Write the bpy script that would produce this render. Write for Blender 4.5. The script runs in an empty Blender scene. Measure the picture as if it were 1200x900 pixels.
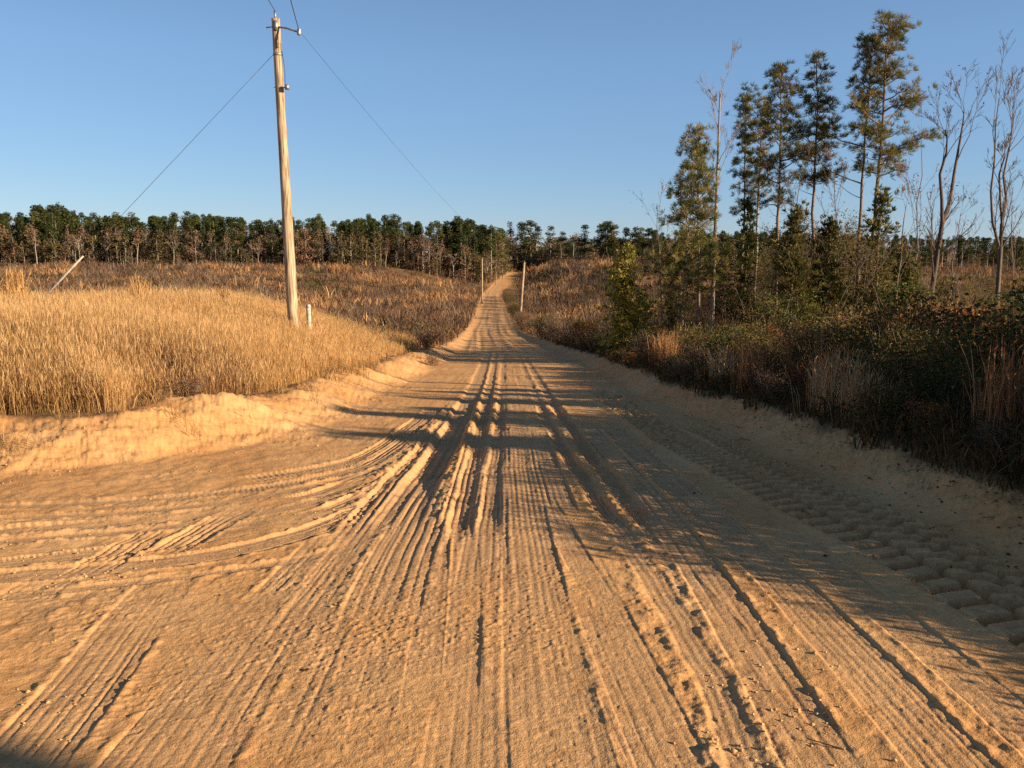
import bpy, math, random
import numpy as np
from mathutils import Vector

R = math.radians
rng = np.random.default_rng(7)
random.seed(7)
scene = bpy.context.scene
COL = scene.collection

# ------------------------------------------------------------------ camera
W0, H0, F = 1200.0, 900.0, 942.0
EYE = 1.65
PITCH = math.atan(150.0 / F)
cp, sp = math.cos(PITCH), math.sin(PITCH)
SUN_EL = R(17.5)
SUN_H = np.array([0.915, -0.403])          # horizontal direction towards the sun

def ray(px, py):
    a, b = px - W0 / 2, py - H0 / 2
    return np.array([a, F * cp - b * sp, -F * sp - b * cp])

def at(px, py, Y):
    d = ray(px, py)
    t = Y / d[1]
    return np.array([d[0] * t, Y, EYE + d[2] * t])

SLOPE = -0.085
def on_plane(px, py):
    """where the line of sight meets the near stretch of road"""
    d = ray(px, py)
    t = EYE / (SLOPE * d[1] - d[2])
    return d[0] * t, d[1] * t

# ------------------------------------------------------------------ noise
def _hash(ix, iy, seed):
    h = (ix.astype(np.int64) * 374761393 + iy.astype(np.int64) * 668265263 + seed * 1274126177) & 0xFFFFFFFF
    h = ((h ^ (h >> 13)) * 1274126177) & 0xFFFFFFFF
    h = h ^ (h >> 16)
    return (h & 0xFFFFFF).astype(np.float64) / 0xFFFFFF

def noise(x, y, seed=0):
    x0, y0 = np.floor(x), np.floor(y)
    fx, fy = x - x0, y - y0
    fx = fx * fx * (3 - 2 * fx); fy = fy * fy * (3 - 2 * fy)
    a = _hash(x0, y0, seed); b = _hash(x0 + 1, y0, seed)
    c = _hash(x0, y0 + 1, seed); d = _hash(x0 + 1, y0 + 1, seed)
    return (a + (b - a) * fx) * (1 - fy) + (c + (d - c) * fx) * fy - 0.5

def fbm(x, y, seed=0, octv=3):
    v = 0; a = 1.0
    for k in range(octv):
        v = v + a * noise(x * 2 ** k + 17.3 * k, y * 2 ** k - 9.1 * k, seed + k)
        a *= 0.5
    return v

def sstep(x, a, b):
    t = np.clip((x - a) / (b - a), 0, 1)
    return t * t * (3 - 2 * t)

# ------------------------------------------------------------------ terrain profiles
TY = np.arange(-120, 3001, 1.0)
def table(pts, sigma=5):
    p = np.array(pts, float)
    v = np.interp(TY, p[:, 0], p[:, 1])
    k = np.exp(-0.5 * (np.arange(-20, 21) / sigma) ** 2); k /= k.sum()
    return np.convolve(np.pad(v, 20, mode='edge'), k, mode='valid')
T_ROADX = table([(-120, .2), (0, .35), (15, .5), (44, .5), (70, -.5), (98, -1.9), (132, -2.6), (200, -4.3), (240, -5.2), (290, -3),
                 (330, -.5), (370, 6), (420, 22), (500, 80), (3000, 1500)], 8)
T_ROADZ = table([(-120, 2), (-20, 1.7), (60, -5.1), (98, -7.7), (132, -8.8), (180, -9.8), (220, -10), (255, -9.5), (290, -8.3),
                 (350, -6.3), (420, -3.6), (460, -1.2), (600, 3), (3000, 3)], 5)
T_LZ = table([(-120, 2), (-20, 1.2), (0, .3), (8, -.3), (12, -.45), (25, -.6), (35, -1.0), (50, -2.0), (75, -2.8), (100, -3.3), (200, -3.7), (300, -2.0),
              (400, .5), (600, 3), (3000, 3)], 4)
T_RZ = table([(-120, 2.4), (-20, 1.7), (0, .35), (10, -.35), (30, -1.9), (45, -2.8), (60, -3.4), (100, -4.5), (170, -4.8), (250, -3.6),
              (350, -1.5), (450, .8), (600, 3), (3000, 3)], 4)
T_LU = table([(-120, 6), (0, 5), (30, 8), (60, 20), (100, 36), (220, 55), (300, 40), (400, 18), (3000, 18)], 4)
T_RU = table([(-120, 6), (0, 5), (30, 9), (60, 24), (100, 40), (220, 45), (350, 18), (3000, 15)], 4)
def tab(T, y): return np.interp(y, TY, T)

BANK = np.array([(-60, 8.5), (-20, 8.3), (-9, 8.35), (-5.6, 8.45), (-4.4, 9.1), (-3, 10.1), (60, 14)])
def left_s(x, y):
    """distance inside the left field, measured from the foot of its bank"""
    u = x - tab(T_ROADX, y)
    wig = 0.35 * fbm(x * .35 + 3, y * .35, 5, 2) * sstep(np.abs(y), 4, 12)
    a = -u - 3.55 + .6 * sstep(y, 45, 100) + wig
    b = y - np.interp(x, BANK[:, 0], BANK[:, 1]) + wig
    Rr = 2.6
    s = np.minimum(a, b)
    k = (a < Rr) & (b < Rr)
    s2 = Rr - np.sqrt(np.maximum(Rr - a, 0) ** 2 + np.maximum(Rr - b, 0) ** 2)
    return np.where(k, s2, s)
def redge(y): return 3.25 - .5 * float(sstep(np.float64(y), 9, 18)) - .5 * float(sstep(np.float64(y), 45, 90))
def right_s(x, y):
    return x - tab(T_ROADX, y) - 3.25 + .5 * sstep(y, 9, 18) + .5 * sstep(y, 45, 90) + .25 * fbm(x * .3, y * .3 + 9, 8, 2)

def macro(x, y):
    x = np.asarray(x, float); y = np.asarray(y, float)
    zr = tab(T_ROADZ, y)
    sl, sr = left_s(x, y), right_s(x, y)
    z = zr.copy() if hasattr(zr, 'copy') else zr
    near = 1 - sstep(y, 120, 260)
    fade = 1 - sstep(y, 60, 160)
    # left field and berm
    zl = tab(T_LZ, y) - zr
    bw = np.where(y < 12.5, 1.7, 1.25)
    bl = np.where(sl < bw, sstep(sl, -.15, bw), 1 - .4 * sstep(sl, bw, bw + 1.2))
    U = tab(T_LU, y)
    z = z + np.where(sl > -.2, zl * sstep(sl, .2, U) + (.29 + .15 * fbm(x * .8, y * .8, 3, 3)) * bl * (.35 + .65 * fade), 0)
    # a cut in the far hillside
    # right roadside
    zg = tab(T_RZ, y) - zr
    br = np.where(sr < .8, sstep(sr, -.25, .8), 1 - .35 * sstep(sr, 1.2, 2.6))
    U = tab(T_RU, y)
    z = z + np.where(sr > -.3, zg * sstep(sr, .3, U) + .30 * br * (.35 + .65 * fade), 0)
    off = np.maximum(sl, sr)
    rough = sstep(off, .8, 4)
    z = z + rough * (.22 * fbm(x * .25, y * .25, 11, 3) + sstep(y, 40, 140) * 1.1 * fbm(x * .03, y * .03, 13, 2))
    # spoil heap at the corner of the field
    hx, hy = -4.4, 12.2
    z = z + .15 * np.exp(-(((x - hx) / 1.1) ** 2 + ((y - hy) / .7) ** 2)) * (1 + .9 * fbm(x * 2, y * 2, 21, 3))
    z = z + .12 * np.exp(-(((x + 5.8) / .9) ** 2 + ((y - 11.0) / .5) ** 2)) * (1 + .9 * fbm(x * 2, y * 2, 22, 3))
    return z

def gz(x, y): return float(macro(np.array([x], float), np.array([y], float))[0])

# ------------------------------------------------------------------ tyre tracks, from the line each takes over the sand
def polydist(X, Y, pts):
    best = np.full(X.shape, 1e9); sv = np.zeros(X.shape); ss = np.zeros(X.shape); acc = 0.0
    for (x0, y0), (x1, y1) in zip(pts[:-1], pts[1:]):
        dx, dy = x1 - x0, y1 - y0; L = math.hypot(dx, dy)
        if L < 1e-6: continue
        dx /= L; dy /= L
        t = (X - x0) * dx + (Y - y0) * dy
        tc = np.clip(t, 0, L)
        qx, qy = X - (x0 + dx * tc), Y - (y0 + dy * tc)
        d = np.hypot(qx, qy)
        k = d < best
        best = np.where(k, d, best)
        sv = np.where(k, np.where((-dy * qx + dx * qy) >= 0, -d, d), sv)   # positive to the right of travel
        ss = np.where(k, acc + tc, ss)
        acc += L
    return sv, ss, acc

def smooth_line(px):
    px = list(px)
    if px[0][1] >= 860:
        (x0, y0), (x1, y1) = px[:2]; k = (1180 - y0) / max(y0 - y1, 1)
        px = [(x0 + (x0 - x1) * k, 1180)] + px
    w = [on_plane(*p) for p in px]
    out = []
    n = len(w)
    for i in range(n - 1):
        p0, p1, p2, p3 = w[max(i - 1, 0)], w[i], w[i + 1], w[min(i + 2, n - 1)]
        for k in range(4):
            t = k / 4
            out.append(tuple(0.5 * (2 * b + (c - a) * t + (2 * a - 5 * b + 4 * c - d) * t * t + (3 * b - a - 3 * c + d) * t ** 3)
                             for a, b, c, d in zip(p0, p1, p2, p3)))
    out.append(w[-1])
    return out

TRACKS = [
    # driveway sweeps on the left
    ('ribs', [(-160, 592), (0, 581), (200, 570), (380, 548), (455, 520), (520, 470)], .34, .05, 4),
    ('rut', [(-160, 622), (0, 607), (200, 596), (380, 566), (470, 530), (540, 470)], .20, .024),
    ('ribs', [(-160, 604), (0, 593), (200, 583), (390, 556), (460, 525), (525, 475)], .26, .045, 4),
    ('rut', [(-160, 650), (0, 634), (180, 618), (360, 590), (480, 540), (545, 470)], .20, .026),
    ('ribs', [(-160, 640), (0, 622), (200, 606), (380, 577), (470, 538)], .30, .05, 4),
    ('ribs', [(-200, 705), (0, 676), (160, 662), (300, 640), (420, 600), (500, 545), (550, 480)], .32, .045, 4),
    ('ribs', [(-200, 690), (0, 660), (170, 640), (330, 612), (440, 575), (510, 520)], .28, .05, 4),
    ('rut', [(-200, 732), (0, 700), (160, 682), (300, 664), (400, 640), (480, 590)], .15, .022),
    ('ribs', [(80, 682), (130, 652), (172, 628), (222, 604)], .30, .10, 4),
    ('ribs', [(175, 658), (218, 632), (262, 608), (308, 588)], .30, .10, 4),
    ('ribs', [(-60, 748), (0, 712), (50, 684), (105, 652)], .34, .08, 4),
    ('ribs', [(20, 900), (110, 790), (190, 690), (250, 650)], .36, .035, 5),
    ('lug', [(180, 712), (290, 692), (380, 672), (440, 650)], .22, .03),
    ('lug', [(190, 790), (260, 750), (360, 715)], .25, .02),
    # long ruts up the road
    ('deep', [(385, 655), (420, 610), (455, 568), (490, 530), (535, 478)], .28, .055),
    ('deep', [(448, 640), (478, 585), (512, 532), (545, 477), (564, 436), (574, 405), (577, 392)], .46, .11),
    ('ribs', [(300, 900), (370, 760), (420, 675), (455, 615), (500, 545)], .62, .03, 8),
    ('ribs', [(395, 900), (432, 760), (462, 670), (490, 610), (520, 550)], .46, .03, 6),
    ('ribs', [(190, 900), (300, 745), (370, 665), (425, 600)], .5, .02, 7),
    ('deep', [(536, 650), (545, 590), (560, 520), (572, 460), (580, 420), (583, 395)], .26, .095),
    ('ribs', [(505, 900), (522, 760), (537, 640), (552, 560), (566, 490)], .36, .024, 5),
    ('deep', [(571, 650), (576, 590), (583, 520), (589, 450), (590, 415)], .22, .085),
    ('ribs', [(545, 900), (556, 760), (568, 640), (578, 560), (586, 480)], .34, .02, 5),
    ('ribs', [(652, 900), (634, 760), (618, 640), (606, 540), (598, 460), (592, 410)], .40, .014, 6),
    ('ribs', [(690, 900), (662, 780), (640, 680), (622, 580), (608, 490)], .22, .010, 4),
    ('ribs', [(792, 900), (735, 780), (690, 680), (655, 590), (628, 505), (606, 430)], .30, .016, 5),
    ('deep', [(880, 900), (815, 765), (745, 650), (690, 570), (655, 515), (630, 470), (607, 415), (598, 392)], .20, .042),
    ('deep', [(815, 690), (760, 615), (712, 555), (670, 500), (640, 460), (615, 418)], .24, .08),
    ('lug', [(930, 900), (860, 780), (790, 670), (735, 590), (690, 530)], .40, .010),
    ('ribs', [(965, 900), (900, 790), (830, 680), (770, 595), (720, 535), (680, 490)], .30, .032, 4),
    ('lug', [(1010, 880), (950, 800), (905, 740), (850, 660), (800, 600), (745, 540)], .20, .010),
    ('ribs', [(1120, 900), (1010, 780), (915, 680), (835, 605), (765, 545), (705, 490)], .34, .022, 5),
    ('ribs', [(1230, 880), (1090, 760), (985, 675), (890, 605)], .26, .018, 4),
    # big tractor lugs in the shade of the right berm
    ('tractor', [(1400, 830), (1240, 745), (1110, 676), (1000, 620), (900, 570), (820, 530), (760, 497), (700, 455)], .62, .05),
    ('tractor', [(1380, 760), (1200, 690), (1080, 628), (960, 572), (870, 530), (800, 495)], .36, .035),
]

_tr = np.random.default_rng(3)
for _k in range(14):
    bx = _tr.uniform(80, 1150); vx = 588 + _tr.normal() * 60
    f0, f1 = _tr.uniform(0, .25), _tr.uniform(.45, .85)
    ln = lambda f: (bx + (vx - bx) * f, 930 + (470 - 930) * f)
    TRACKS.insert(0, ('ribs', [ln(f0), ln((f0 + f1) / 2), ln(f1)], _tr.uniform(.12, .4), _tr.uniform(.004, .012), 4))
for _k in range(34):
    bx, by = _tr.uniform(380, 640), _tr.uniform(640, 890)
    TRACKS.insert(0, ('ribs', [(bx - 55, by + 22), (bx + 10, by), (bx + 60, by - 26)], _tr.uniform(.08, .22), .012, 4))

def micro(x, y, sl, sr):
    """fine relief of the sand near the camera"""
    z = np.zeros_like(x); comp = np.zeros_like(x)
    sandy = (1 - sstep(np.maximum(sl - .7, sr), 1.0, 2.2))
    drive = sstep(-x, 1.5, 3.5) * sandy
    z += sandy * (.020 * fbm(x * 1.1, y * 1.1, 31, 3) + (.006 + .014 * drive) * fbm(x * 5, y * 5, 33, 3) + .0022 * fbm(x * 28, y * 28, 35, 2))
    # loose crumbly sand
    crumb = np.clip(fbm(x * .7, y * .7, 41, 3) + .05, 0, 1)
    z += sandy * crumb * (.022 + .045 * drive) * np.maximum(fbm(x * 13, y * 13, 43, 3) + .05, 0)
    bank = sstep(np.maximum(sl, sr), -.1, .35) * sandy
    z += bank * (.07 * fbm(x * 2.6, y * 2.6, 44, 3) + .04 * np.maximum(fbm(x * 8, y * 17, 45, 4), -.1) + .02 * np.maximum(fbm(x * 24, y * 24, 46, 2), -.1))
    # the grader drag lines along the road
    u = x - tab(T_ROADX, y)
    z += sandy * .006 * noise(u * 16, y * .25, 47) * sstep(y, 5, 9) * (1 - drive)
    for tr in TRACKS:
        kind, px, w, dep = tr[:4]
        pts = smooth_line(px)
        P = np.array(pts)
        pad = w + .5
        k = np.where((x > P[:, 0].min() - pad) & (x < P[:, 0].max() + pad) & (y > P[:, 1].min() - pad) & (y < P[:, 1].max() + pad))[0]
        if len(k) == 0: continue
        v, s, L = polydist(x[k], y[k], pts)
        kk = np.abs(v) < pad
        k = k[kk]; v = v[kk]; s = s[kk]
        xs, ys = x[k], y[k]
        v = v + (.014 if kind == 'ribs' else .04) * fbm(xs * .9, ys * .9, 51, 2) + (.004 if kind == 'ribs' else .03) * noise(xs * 4, ys * 4, 53)
        ends = sstep(s, 0, .9) * sstep(L - s, 0, 2.0)
        pres = ends * (1 - sstep(np.maximum(sl, sr)[k], -.1, .3))
        h = w / 2
        a = np.abs(v)
        if kind in ('rut', 'deep'):
            fal = pres * np.clip(.75 + 1.3 * noise(s * .7, s * 0 + w * 50, 59), .1, 1.4)
            if kind == 'deep':
                fal = pres * (.22 + .78 * sstep(ys, 5.9, 7.2)) * (.25 + .75 * (1 - sstep(ys, 9, 22))) * (.9 + .25 * noise(s * .3, s * 0, 55))
            prof = -(1 - sstep(a, h * .62, h * 1.02))
            rim = np.exp(-((a - h * 1.3) / (h * .42)) ** 2)
            rimr = .03 + .28 * np.maximum(fbm(xs * 9, ys * 9, 57, 3) + .2, 0)
            z[k] = z[k] * (1 - .75 * pres * (1 - sstep(a, h * .8, h * 1.3))) + dep * fal * (prof + rim * rimr)
            churn = pres * np.exp(-((a - h * 1.35) / (h * .65)) ** 2)
            z[k] += churn * (.020 if kind == 'deep' else .024) * np.maximum(fbm(xs * 12, ys * 12, 58, 4), -.25) * (1 - .6 * sstep(ys, 14, 30))
            fl = fal * (a < h * .6)
            z[k] += fl * .006 * np.cos(v / w * 2 * np.pi * 4)
            comp[k] = np.maximum(comp[k], pres * (1 - sstep(a, h * .5, h)))
        elif kind == 'ribs':
            gr = np.random.default_rng(int(w * 1e4 + abs(px[0][0]) * 7))
            n = max(3, round(w / gr.uniform(.045, .075)))
            show = pres * sstep(fbm(s * .45, v * 1.2 + dep * 900, 61, 3) + fbm(xs * .5, ys * .35, 64, 2) * .8, -.25, .15) * (.7 + .3 * sstep(ys, 3.6, 6.5))
            m = show * (1 - sstep(a, h * .94, h * 1.04))
            ad = (.42 * dep + .0025) * (.42 + .58 * sstep(ys, 4.2, 7.5))
            gro = np.zeros_like(v)
            for gi in range(n + 1):
                gp = (gi / n - .5) * w * .96 + gr.normal() * .006
                gs = gr.uniform(.0045, .010) + .0009 * ys
                am = gr.uniform(.45, 1.1) * np.clip(.75 + 1.1 * noise(s * .9, s * 0 + gi * 3.7, 62), 0, 1.3)
                gro = np.maximum(gro, am * np.exp(-np.abs((v - gp) / gs) ** 2.4))
            tread = np.sign(np.sin(s * 2 * np.pi / .055 + v * 30)) * np.clip(noise(s * 1.5, v * 3, 63) + .1, 0, 1) * .004
            z[k] = z[k] * (1 - .65 * m) + m * (-.25 * dep - ad * gro + tread) \
                + show * .4 * min(dep, .035) * np.exp(-((a - h * 1.10) / .025) ** 2) * (.2 + 1.9 * np.maximum(fbm(xs * 14, ys * 14, 65, 2) + .15, 0))
            comp[k] = np.maximum(comp[k], m)
        elif kind == 'lug':
            show = pres * sstep(noise(s * .6, v * 0 + 3, 67), -.4, -.1)
            show = show * sstep(fbm(xs * 2.2, ys * 2.2, 66, 2), -.15, .3)
            m = show * (1 - sstep(a, h * .9, h * 1.1))
            ph = s / .11 + v / w * 1.6 + .5 * noise(s * 2, v * 2, 68)
            b = sstep(np.sin(ph * 2 * np.pi), -.2, .45)
            z[k] = z[k] * (1 - .6 * m) + m * dep * (b - .6) * (.6 + .9 * (noise(xs * 6, ys * 6, 69) + .5))
            comp[k] = np.maximum(comp[k], m * .6)
        elif kind == 'tractor':
            m = pres * (1 - sstep(a, h * .92, h * 1.05))
            dep = dep * 1.9
            side = np.sign(v)
            ph = s / .24 + a / w * .9 + .25 * (side > 0) + .12 * noise(xs * 3, ys * 3, 70)
            tri = np.abs((ph % 1.0) * 2 - 1)
            b = sstep(tri, .32, .44)
            b = b * sstep(a, .015, .05)
            z[k] = z[k] * (1 - .7 * m) + m * dep * (b - .75) * (.7 + .5 * (noise(xs * 5, ys * 5, 71) + .5)) \
                + pres * dep * .22 * np.exp(-((a - h * 1.15) / .06) ** 2)
            comp[k] = np.maximum(comp[k], m * .5)
    # small pits and crumbs everywhere
    q = sandy * (1 - .6 * sstep(y, 10, 20))
    z -= q * .008 * np.maximum(noise(x * 33, y * 33, 81) - .3, 0) * 2
    z += q * np.clip(fbm(x * .9, y * .9, 83, 2) + .05, 0, 1) * .022 * np.maximum(fbm(x * 38, y * 38, 85, 2), 0)
    z = np.where(z > .03, .03 + (z - .03) * .6, z)
    return np.clip(z, -.14, .10), comp

# ------------------------------------------------------------------ mesh helpers
def mesh_from(name, V, faces, mat=None, col=None, smooth=False):
    """faces: list of (n,k) int arrays"""
    me = bpy.data.meshes.new(name)
    V = np.asarray(V, np.float32)
    me.vertices.add(len(V)); me.vertices.foreach_set('co', V.ravel())
    loops = np.concatenate([f.ravel() for f in faces]).astype(np.int32)
    tot = np.concatenate([np.full(len(f), f.shape[1]) for f in faces])
    start = np.concatenate([[0], np.cumsum(tot)[:-1]]).astype(np.int32)
    me.loops.add(len(loops)); me.loops.foreach_set('vertex_index', loops)
    me.polygons.add(len(tot)); me.polygons.foreach_set('loop_start', start)
    if smooth: me.polygons.foreach_set('use_smooth', np.ones(len(tot), bool))
    me.update(calc_edges=True)
    if col is not None:
        at_ = me.color_attributes.new('col', 'FLOAT_COLOR', 'POINT')
        c = np.ones((len(V), 4), np.float32); c[:, :3] = col
        at_.data.foreach_set('color', c.ravel())
    if mat: me.materials.append(mat)
    return me

def link(name, me, parent=None, kind=None):
    o = bpy.data.objects.new(name, me); COL.objects.link(o)
    if parent: o.parent = parent
    if kind: o['kind'] = kind
    return o

class MB:
    """collects geometry for one mesh"""
    def __init__(s): s.V = []; s.T = []; s.Q = []; s.C = []; s.n = 0
    def add(s, V, T=None, Q=None, C=(.1, .1, .1)):
        V = np.asarray(V, float).reshape(-1, 3)
        if T is not None and len(T): s.T.append(np.asarray(T) + s.n)
        if Q is not None and len(Q): s.Q.append(np.asarray(Q) + s.n)
        C = np.asarray(C, float)
        s.C.append(np.broadcast_to(C, (len(V), 3)))
        s.V.append(V); s.n += len(V)
    def tube(s, path, rad, sides=5, C=(.1, .1, .1), cap=True):
        P = np.asarray(path, float); n = len(P)
        rad = np.broadcast_to(np.asarray(rad, float), (n,))
        tg = np.gradient(P, axis=0); tg /= np.linalg.norm(tg, axis=1, keepdims=True) + 1e-9
        ref = np.array([0, 1., 0]) if abs(tg[0][1]) < .8 else np.array([1., 0, 0])
        a = np.cross(tg, ref); a /= np.linalg.norm(a, axis=1, keepdims=True) + 1e-9
        b = np.cross(tg, a)
        an = np.arange(sides) * 2 * np.pi / sides
        V = P[:, None, :] + rad[:, None, None] * (np.cos(an)[None, :, None] * a[:, None, :] + np.sin(an)[None, :, None] * b[:, None, :])
        V = V.reshape(-1, 3)
        i = np.arange(n - 1)[:, None] * sides; j = np.arange(sides)[None, :]; j2 = (j + 1) % sides
        Q = np.stack([i + j, i + j2, i + sides + j2, i + sides + j], -1).reshape(-1, 4)
        T = None
        if cap:
            V = np.vstack([V, P[-1:], P[:1]])
            e = (n - 1) * sides; c = n * sides
            T = np.array([[e + k, e + (k + 1) % sides, c] for k in range(sides)] + [[(k + 1) % sides, k, c + 1] for k in range(sides)])
        s.add(V, T, Q, C)
    def box(s, c, size, C=(.1, .1, .1), rot=0):
        x, y, z = np.array(size) / 2
        V = np.array([[i * x, j * y, k * z] for k in (-1, 1) for i, j in ((-1, -1), (1, -1), (1, 1), (-1, 1))])
        cr, sr_ = math.cos(rot), math.sin(rot)
        V = V @ np.array([[cr, sr_, 0], [-sr_, cr, 0], [0, 0, 1]]) + np.array(c)
        s.add(V, None, [[0, 3, 2, 1], [4, 5, 6, 7], [0, 1, 5, 4], [1, 2, 6, 5], [2, 3, 7, 6], [3, 0, 4, 7]], C)
    def tris(s, V, C):
        V = np.asarray(V, float).reshape(-1, 3)
        s.add(V, np.arange(len(V)).reshape(-1, 3), None, C)
    def arrays(s):
        fs = []
        if s.T: fs.append(np.concatenate(s.T))
        if s.Q: fs.append(np.concatenate(s.Q))
        return np.concatenate(s.V), fs, np.concatenate(s.C)
    def mesh(s, name, mat, smooth=False):
        V, fs, C = s.arrays()
        return mesh_from(name, V, fs, mat, C, smooth)

def unit(v): return v / (np.linalg.norm(v, axis=-1, keepdims=True) + 1e-9)
def rand_dirs(n):
    return unit(rng.normal(size=(n, 3)))

# ------------------------------------------------------------------ materials
def new_mat(name):
    m = bpy.data.materials.new(name); m.use_nodes = True
    nt = m.node_tree; nt.nodes.clear()
    return m, nt, nt.nodes, nt.links

def leaf_mat(name, trans=.3, jitter=.12):
    m, nt, N, L = new_mat(name)
    out = N.new('ShaderNodeOutputMaterial')
    a = N.new('ShaderNodeAttribute'); a.attribute_name = 'col'
    oi = N.new('ShaderNodeObjectInfo')
    hs = N.new('ShaderNodeHueSaturation')
    mr = N.new('ShaderNodeMapRange'); mr.inputs['To Min'].default_value = 1 - jitter * 2; mr.inputs['To Max'].default_value = 1 + jitter * 2
    L.new(oi.outputs['Random'], mr.inputs['Value'])
    L.new(mr.outputs['Result'], hs.inputs['Value'])
    L.new(a.outputs['Color'], hs.inputs['Color'])
    d = N.new('ShaderNodeBsdfDiffuse'); t = N.new('ShaderNodeBsdfTranslucent')
    L.new(hs.outputs['Color'], d.inputs['Color']); L.new(hs.outputs['Color'], t.inputs['Color'])
    mx = N.new('ShaderNodeMixShader'); mx.inputs[0].default_value = trans
    L.new(d.outputs[0], mx.inputs[1]); L.new(t.outputs[0], mx.inputs[2])
    L.new(mx.outputs[0], out.inputs['Surface'])
    return m

def bark_mat(name, scale=6):
    m, nt, N, L = new_mat(name)
    out = N.new('ShaderNodeOutputMaterial')
    a = N.new('ShaderNodeAttribute'); a.attribute_name = 'col'
    tc = N.new('ShaderNodeTexCoord'); mp = N.new('ShaderNodeMapping'); mp.inputs['Scale'].default_value = (1, 1, .25)
    nz = N.new('ShaderNodeTexNoise'); nz.inputs['Scale'].default_value = scale * 3; nz.inputs['Detail'].default_value = 4
    L.new(tc.outputs['Object'], mp.inputs[0]); L.new(mp.outputs[0], nz.inputs['Vector'])
    mr = N.new('ShaderNodeMapRange'); mr.inputs['To Min'].default_value = .45; mr.inputs['To Max'].default_value = 1.5
    L.new(nz.outputs['Fac'], mr.inputs['Value'])
    mul = N.new('ShaderNodeVectorMath'); mul.operation = 'SCALE'
    L.new(a.outputs['Color'], mul.inputs[0]); L.new(mr.outputs[0], mul.inputs['Scale'])
    p = N.new('ShaderNodeBsdfPrincipled'); p.inputs['Roughness'].default_value = .9
    p.inputs['Specular IOR Level'].default_value = .15
    L.new(mul.outputs[0], p.inputs['Base Color'])
    bp = N.new('ShaderNodeBump'); bp.inputs['Strength'].default_value = .5; bp.inputs['Distance'].default_value = .02
    L.new(nz.outputs['Fac'], bp.inputs['Height']); L.new(bp.outputs[0], p.inputs['Normal'])
    L.new(p.outputs[0], out.inputs['Surface'])
    return m

def ground_mat():
    m, nt, N, L = new_mat('sand_and_soil')
    out = N.new('ShaderNodeOutputMaterial')
    p = N.new('ShaderNodeBsdfPrincipled'); p.inputs['Roughness'].default_value = .95; p.inputs['Specular IOR Level'].default_value = .1
    geo = N.new('ShaderNodeNewGeometry')
    sand = N.new('ShaderNodeAttribute'); sand.attribute_name = 'sand'
    comp = N.new('ShaderNodeAttribute'); comp.attribute_name = 'compact'
    def nz(scale, det=4, rough=.55):
        n = N.new('ShaderNodeTexNoise'); n.inputs['Scale'].default_value = scale; n.inputs['Detail'].default_value = det; n.inputs['Roughness'].default_value = rough
        L.new(geo.outputs['Position'], n.inputs['Vector']); return n
    def ramp(src, stops):
        r = N.new('ShaderNodeValToRGB'); L.new(src, r.inputs[0])
        e = r.color_ramp.elements
        while len(e) < len(stops): e.new(.5)
        for q, (pos, c) in zip(e, stops): q.position = pos; q.color = (*c, 1)
        return r
    def mix(fac, a, b, mode='MIX'):
        x = N.new('ShaderNodeMix'); x.data_type = 'RGBA'; x.blend_type = mode
        if isinstance(fac, float): x.inputs[0].default_value = fac
        else: L.new(fac, x.inputs[0])
        L.new(a, x.inputs[6]); L.new(b, x.inputs[7]); return x.outputs[2]
    n1 = nz(.55, 5); n2 = nz(9, 5, .7); n3 = nz(140, 2); n4 = nz(.16, 4); n5 = nz(2.3, 5, .65)
    loose = ramp(n1.outputs['Fac'], [(.3, (.55, .270, .102)), (.52, (.60, .322, .136)), (.72, (.63, .372, .176))])
    hard = ramp(n5.outputs['Fac'], [(.3, (.46, .258, .122)), (.6, (.54, .310, .152)), (.75, (.59, .355, .182))])
    c = mix(comp.outputs['Fac'], loose.outputs['Color'], hard.outputs['Color'])
    fine = ramp(n2.outputs['Fac'], [(.28, (.62, .56, .52)), (.50, (1, 1, 1)), (.8, (1.0, 1.0, 1.0))])
    c = mix(.8, c, fine.outputs['Color'], 'MULTIPLY')
    gn = nz(75, 3, .7)
    grit = ramp(gn.outputs['Fac'], [(.30, (.62, .55, .48)), (.46, (1, 1, 1))])
    c = mix(.5, c, grit.outputs['Color'], 'MULTIPLY')
    # rusty clay stains
    st = ramp(n4.outputs['Fac'], [(.60, (0, 0, 0)), (.72, (1, 1, 1))])
    stc = N.new('ShaderNodeRGB'); stc.outputs[0].default_value = (.36, .17, .07, 1)
    sm = N.new('ShaderNodeMath'); sm.operation = 'MULTIPLY'; sm.inputs[1].default_value = .35
    L.new(st.outputs['Color'], sm.inputs[0])
    c = mix(sm.outputs[0], c, stc.outputs[0])
    soil = ramp(n5.outputs['Fac'], [(.25, (.075, .045, .025)), (.5, (.16, .095, .05)), (.7, (.26, .15, .075))])
    soil2 = mix(n1.outputs['Fac'], soil.outputs['Color'], ramp(n4.outputs['Fac'], [(.3, (.11, .075, .03)), (.6, (.22, .12, .06))]).outputs['Color'])
    c = mix(sand.outputs['Fac'], soil2, c)
    L.new(c, p.inputs['Base Color'])
    b1 = N.new('ShaderNodeBump'); b1.inputs['Strength'].default_value = .5; b1.inputs['Distance'].default_value = .006
    L.new(n3.outputs['Fac'], b1.inputs['Height'])
    n6 = nz(38, 3, .6)
    b2 = N.new('ShaderNodeBump'); b2.inputs['Strength'].default_value = .4; b2.inputs['Distance'].default_value = .012
    L.new(n6.outputs['Fac'], b2.inputs['Height']); L.new(b1.outputs[0], b2.inputs['Normal'])
    L.new(b2.outputs[0], p.inputs['Normal'])
    L.new(p.outputs[0], out.inputs['Surface'])
    return m

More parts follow.
